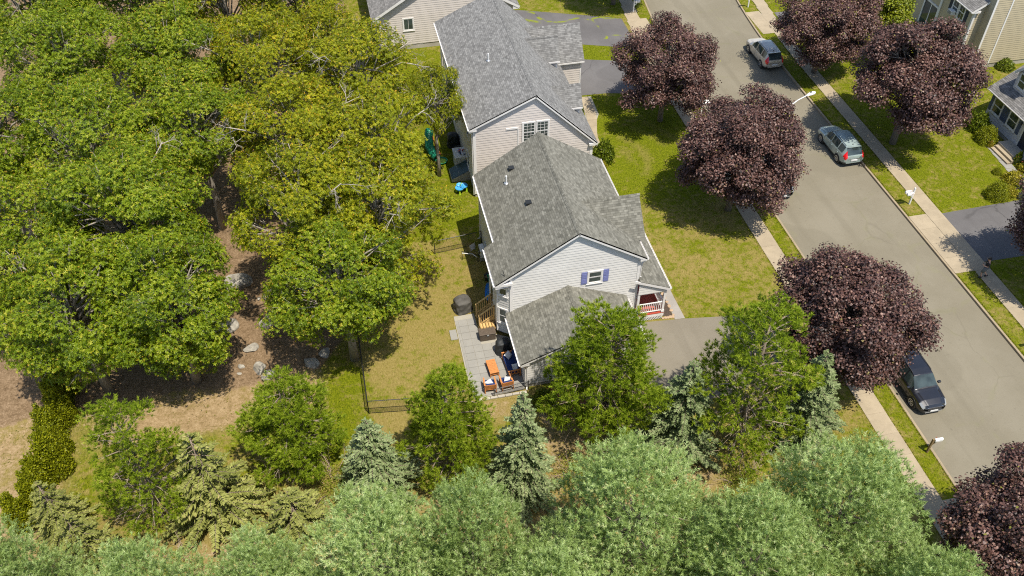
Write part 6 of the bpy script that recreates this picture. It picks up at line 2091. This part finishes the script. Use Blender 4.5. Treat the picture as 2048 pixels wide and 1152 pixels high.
def make_car(label, loc, rotz, paint, front_detail=False):
    car = thing('parked_car', label, 'car', loc, rotz, 'cars parked along the curb')
    reg = {}
    nj = len(CR[0]) - 1
    for sy in (1, -1):
        for i in range(len(CX) - 1):
            xm = (CX[i] + CX[i + 1]) / 2
            for j in range(nj):
                k = car_region(xm, j, front_detail)
                if k in ('side_window', 'taillight', 'headlight'):
                    k = k + ('+' if sy > 0 else '-')
                mb = reg.setdefault(k, MB())
                q = [CR[i][j], CR[i + 1][j], CR[i + 1][j + 1], CR[i][j + 1]]
                q = [(a, b * sy, c) for a, b, c in q]
                mb.quad(*(q if sy < 0 else q[::-1]))
    for i, nm in ((0, 'body'), (-1, 'cladding')):
        ring = CR[i]
        pts = [(a, b, c) for a, b, c in ring] + [(a, -b, c) for a, b, c in ring[::-1][1:-1]]
        reg[nm].add(pts, [tuple(range(len(pts)))[::(1 if i == -1 else -1)]])
    mats = {'body': paint, 'cladding': M_DPLAS, 'windshield': M_CGLASS, 'rear_window': M_CGLASS}
    for k, mb in reg.items():
        nm = k.rstrip('+-')
        m = mats.get(nm) or {'side_window': M_CGLASS, 'taillight': M_TAIL, 'headlight': M_HEAD}[nm]
        import bmesh
        ob = mb.build(nm, m, car)
        bm = bmesh.new(); bm.from_mesh(ob.data)
        bmesh.ops.remove_doubles(bm, verts=bm.verts, dist=.0005)
        bmesh.ops.recalc_face_normals(bm, faces=bm.faces)
        bm.to_mesh(ob.data); bm.free()
        ob.data.polygons.foreach_set('use_smooth', [True] * len(ob.data.polygons))
        if nm == 'body':
            ob.data.set_sharp_from_angle(angle=R_(32))
    for x in (-1.32, 1.36):
        for sy in (-1, 1):
            M = Matrix.Translation((x, sy * .80, .345)) @ Matrix.Rotation(R_(90) * -sy, 4, 'X')
            MB().lathe([(.375, -.02), (.415, .105), (.40, .118), (.36, .112)], 24).xform(M).build('wheel_arch', M_DPLAS, car, True)
            wh = MB().lathe([(.20, -.10), (.33, -.09), (.345, -.04), (.345, .08), (.325, .125), (.24, .13)], 24).xform(M).build('wheel', M_RUBBER, car, True)
            MB().lathe([(.235, .10), (.238, .133), (.205, .137), (.195, .118), (.05, .116)], 20).xform(M).build('rim', M_ALLOY, wh)
            sp = MB()
            for k in range(5):
                a = k * 6.283 / 5
                sp.beam((.03 * math.cos(a), .03 * math.sin(a), .130), (.21 * math.cos(a), .21 * math.sin(a), .132), .055, .02)
            sp.xform(M).build('spokes', M_ALLOY, wh)
    for sy in (-1, 1):
        mr = MB().obox((.78, sy * 1.0, 1.06), (.07, 0, 0), (0, .10, 0), (0, 0, .065)).build('mirror', paint, car, bevel=.03)
        MB().tube([(1.3, sy * .60, 1.64) if False else (.25, sy * .60, 1.66), (-.6, sy * .585, 1.70), (-1.6, sy * .565, 1.665)], .016, 6).build('roof_rail', M_DPLAS, car)
        for x in (-.25, -1.2):
            MB().box(x - .09, min(sy * .895, sy * .93), .88, x + .09, max(sy * .895, sy * .93), .905).build('door_handle', paint, car)
        for x in (-1.02, .0, .92):
            i = min(range(len(CX)), key=lambda q: abs(CX[q] - x))
            MB().tube([(a, (b + .002) * sy, c) for a, b, c in CR[i][6:13]], .007, 4).build('door_seam', M_DPLAS, car)
    MB().tube([(1.10, -.70, 1.075), (1.10, 0, 1.10), (1.10, .70, 1.075)], .008, 4).build('hood_seam', M_DPLAS, car)
    MB().box(-2.30, -.26, .62, -2.255, .26, .74).build('license_plate', M_WHITEP, car)
    MB().box(2.262, -.24, .40, 2.29, .24, .52).build('license_plate', M_WHITEP, car)
    MB().box(-2.285, -.55, .80, -2.23, .55, .83).build('chrome_strip', M_CHROME, car)
    MB().obox((-1.80, 0, 1.625), (.09, 0, -.012), (0, .55, 0), (0, 0, .012)).build('spoiler', paint, car)
    MB().tube([(-2.10, -.05, 1.24), (-2.14, .35, 1.20)], .012, 5).build('wiper', M_DPLAS, car)
    MB().tube([(1.07, -.5, 1.085), (1.0, .1, 1.125)], .012, 5).build('wiper', M_DPLAS, car)
    MB().tube([(1.07, .1, 1.10), (1.0, .6, 1.10)], .012, 5).build('wiper', M_DPLAS, car)
    MB().lathe([(.05, 0), (.03, .05), (.01, .07)], 8, (-1.55, 0, 1.655)).build('antenna', M_DPLAS, car)
    gl = MB()
    for i in range(5):
        gl.box(2.235, -.42, .50 + i * .045, 2.275, .42, .525 + i * .045)
    gl.build('grille', M_CHROME if not front_detail else M_DPLAS, car)
    MB().box(2.12, -.50, .735, 2.265, .50, .752).build('chrome_strip', M_CHROME, car)
    MB().box(2.2, -.55, .345, 2.285, .55, .375).build('chrome_strip', M_GALV, car)
    return car
ZR = -0.13
make_car('champagne silver SUV seen from behind near the top of the street', (37.62, 66.0, ZR), R_(90), M_PSILVER)
make_car('pale teal SUV seen from behind beside the front lawn maple', (37.72, 51.6, ZR), R_(90.5), M_PTEAL)
make_car('black SUV facing the camera under the large purple maple', (30.86, 28.55, ZR), R_(-90), M_PBLACK, True)
make_car('dark SUV almost hidden beneath the lawn maple beside the street light', (30.75, 48.9, ZR), R_(-90), M_PBLACK, True)

# ------------------------------------------------------------------ person walking on the sidewalk
def capsule_body():
    me = bpy.data.meshes.new('person')
    J = {'pel': (0, 0, .93), 'sp': (.02, 0, 1.12), 'ch': (.03, 0, 1.32), 'nk': (.03, 0, 1.49), 'hd': (.06, 0, 1.60), 'tp': (.055, 0, 1.70),
         'lh': (0, .10, .90), 'lk': (.20, .11, .50), 'la': (.10, .11, .09), 'lt': (.27, .13, .045),
         'rh': (0, -.10, .90), 'rk': (.02, -.11, .49), 'ra': (-.26, -.11, .13), 'rt': (-.12, -.12, .04),
         'ls': (.02, .19, 1.40), 'le': (.02, .25, 1.12), 'lw': (.24, .16, 1.10), 'lf': (.31, .11, 1.12),
         'rs': (.02, -.19, 1.40), 're': (-.02, -.26, 1.12), 'rw': (.22, -.14, 1.12), 'rf': (.30, -.06, 1.15)}
    E2 = [('pel', 'sp'), ('sp', 'ch'), ('ch', 'nk'), ('nk', 'hd'), ('hd', 'tp'), ('pel', 'lh'), ('lh', 'lk'), ('lk', 'la'), ('la', 'lt'), ('pel', 'rh'), ('rh', 'rk'), ('rk', 'ra'), ('ra', 'rt'),
          ('ch', 'ls'), ('ls', 'le'), ('le', 'lw'), ('lw', 'lf'), ('ch', 'rs'), ('rs', 're'), ('re', 'rw'), ('rw', 'rf')]
    Rr = {'pel': (.15, .13), 'sp': (.14, .12), 'ch': (.17, .13), 'nk': (.06, .06), 'hd': (.10, .085), 'tp': (.085, .075), 'lh': (.095, .095), 'rh': (.095, .095), 'lk': (.062, .062), 'rk': (.062, .062),
          'la': (.042, .042), 'ra': (.042, .042), 'lt': (.035, .045), 'rt': (.035, .045), 'ls': (.065, .065), 'rs': (.065, .065), 'le': (.045, .045), 're': (.045, .045), 'lw': (.032, .032), 'rw': (.032, .032), 'lf': (.03, .04), 'rf': (.03, .04)}
    names = list(J)
    me.from_pydata([J[n] for n in names], [(names.index(a), names.index(b)) for a, b in E2], [])
    ob = mesh_obj('person', me)
    sk = ob.modifiers.new('skin', 'SKIN')
    for i, n in enumerate(names):
        me.skin_vertices[0].data[i].radius = Rr[n]
        me.skin_vertices[0].data[i].use_root = (n == 'pel')
    sb_ = ob.modifiers.new('sub', 'SUBSURF')
    sb_.levels = sb_.render_levels = 2
    me.materials.append(pm('skin', (0.50, 0.29, 0.20), .5))
    return ob, J
pb, J = capsule_body()
pb.location = (40.35, 36.0, .03)
pb.rotation_euler = (0, 0, R_(150))
tag(pb, 'person in black shirt, black cap and grey shorts looking at a phone while walking', 'person')
def limb(name, mat, pts, rad, n=12, flat=1.0):
    return MB().tube(pts, rad, n).build(name, mat, pb, True)
M_SHIRT = pm('black_shirt', (0.018, 0.018, 0.02), .9)
M_SHORTS = pm('grey_shorts', (0.11, 0.12, 0.125), .9)
tor = MB()
sec = [(.90, .17, .135, 0), (1.0, .172, .135, .005), (1.12, .168, .132, .015), (1.25, .19, .14, .025), (1.36, .205, .14, .03), (1.43, .17, .115, .03), (1.48, .085, .08, .03)]
nn = 18
for z, ry, rx, x0 in sec:
    for k in range(nn):
        a = 6.2832 * k / nn
        tor.v.append((x0 + rx * math.cos(a), ry * math.sin(a), z))
for i in range(len(sec) - 1):
    for k in range(nn):
        tor.f.append([i * nn + k, i * nn + (k + 1) % nn, (i + 1) * nn + (k + 1) % nn, (i + 1) * nn + k]); tor.uv.append(None)
tor.build('shirt', M_SHIRT, pb, True)
for s in ('l', 'r'):
    a, b = Vector(J[s + 's']), Vector(J[s + 'e'])
    limb('sleeve', M_SHIRT, [a + Vector((0, 0, .03)), a.lerp(b, .3), a.lerp(b, .75)], [.085, .083, .075])
    h, k = Vector(J[s + 'h']), Vector(J[s + 'k'])
    limb('shorts_leg', M_SHORTS, [h + Vector((0, 0, .12)), h.lerp(k, .4), h.lerp(k, .95)], [.13, .122, .112])
    an, to = Vector(J[s + 'a']), Vector(J[s + 't'])
    limb('shoe', M_BLACK, [an - (to - an) * .35, an.lerp(to, .5) - Vector((0, 0, .02)), to + (to - an) * .1], [.05, .058, .042])
MB().tube([(0, 0, .86), (0, 0, .93), (0, 0, 1.0)], [.155, .172, .168], 14).build('waistband', M_SHORTS, pb, True)
MB().lathe([(.115, 0), (.118, .05), (.10, .10), (.05, .13)], 16, (.055, 0, 1.645)).build('cap', M_SHIRT, pb, True)
MB().obox((.17, 0, 1.655), (.075, 0, -.015), (0, .075, 0), (0, 0, .007)).build('cap_brim', M_SHIRT, pb)
MB().obox((.152, 0, 1.585), (.018, 0, 0), (0, .014, 0), (0, 0, .022)).build('nose', pm('skin', (0.5, .29, .2)), pb, True)
for y in (-.035, .035):
    MB().lathe([(.002, -.01), (.011, 0), (.002, .01)], 8, (.142, y, 1.61)).build('eye', M_BLACK, pb, True)
    MB().obox((.055, y * 2.75, 1.60), (.018, 0, 0), (0, .010, 0), (0, 0, .03)).build('ear', pm('skin', (0.5, .29, .2)), pb, True)
MB().obox((.135, 0, 1.545), (.006, 0, 0), (0, .024, 0), (0, 0, .006)).build('mouth', pm('lips', (0.35, .14, .12)), pb)
for s, sg in (('l', -1), ('r', 1)):
    f_ = Vector(J[s + 'f'])
    for k in range(4):
        y = sg * (.005 + .012 * k)
        ln = (.055, .062, .058, .045)[k]
        limb('finger', pm('skin', (0.5, .29, .2)), [f_ + Vector((.0, y, -.02 + k * .012)), f_ + Vector((ln * .6, y + sg * .015, -.015 + k * .012)), f_ + Vector((ln * .7, y + sg * .035, .0 + k * .012))], [.0095, .009, .008], 6)
    limb('thumb', pm('skin', (0.5, .29, .2)), [f_ + Vector((-.02, -sg * .01, .025)), f_ + Vector((.015, sg * .012, .05)), f_ + Vector((.03, sg * .03, .052))], [.011, .010, .008], 6)
MB().tube([(.12, .14, 1.42), (.16, .0, 1.25), (.13, -.13, 1.08)], .012, 5).build('strap', M_GALV, pb)
ph = MB().box(-.035, -.004, -.07, .035, .004, .07).build('phone', M_BLACK)
ph.location = (40.35 - .33 * .87 + .01, 36.0 + .33 * .5, 1.21)
ph.rotation_euler = (R_(-30), 0, R_(60))
MB().box(-.031, -.0055, -.064, .031, -.0042, .064).build('screen', M_GLASS, ph)
tag(ph, 'dark phone held by the walking person', 'phone')

struct(MB().add([(9.0, 30.6, .012), (10.9, 30.5, .012), (11.6, 31.6, .012), (11.0, 32.9, .012), (9.2, 32.9, .012), (8.6, 31.8, .012)], [(0, 1, 2, 3, 4, 5)]).build('mulch_bed', pm('red_mulch', (0.22, 0.085, 0.042), .95, var=.45, scale=14, bump=.8)))
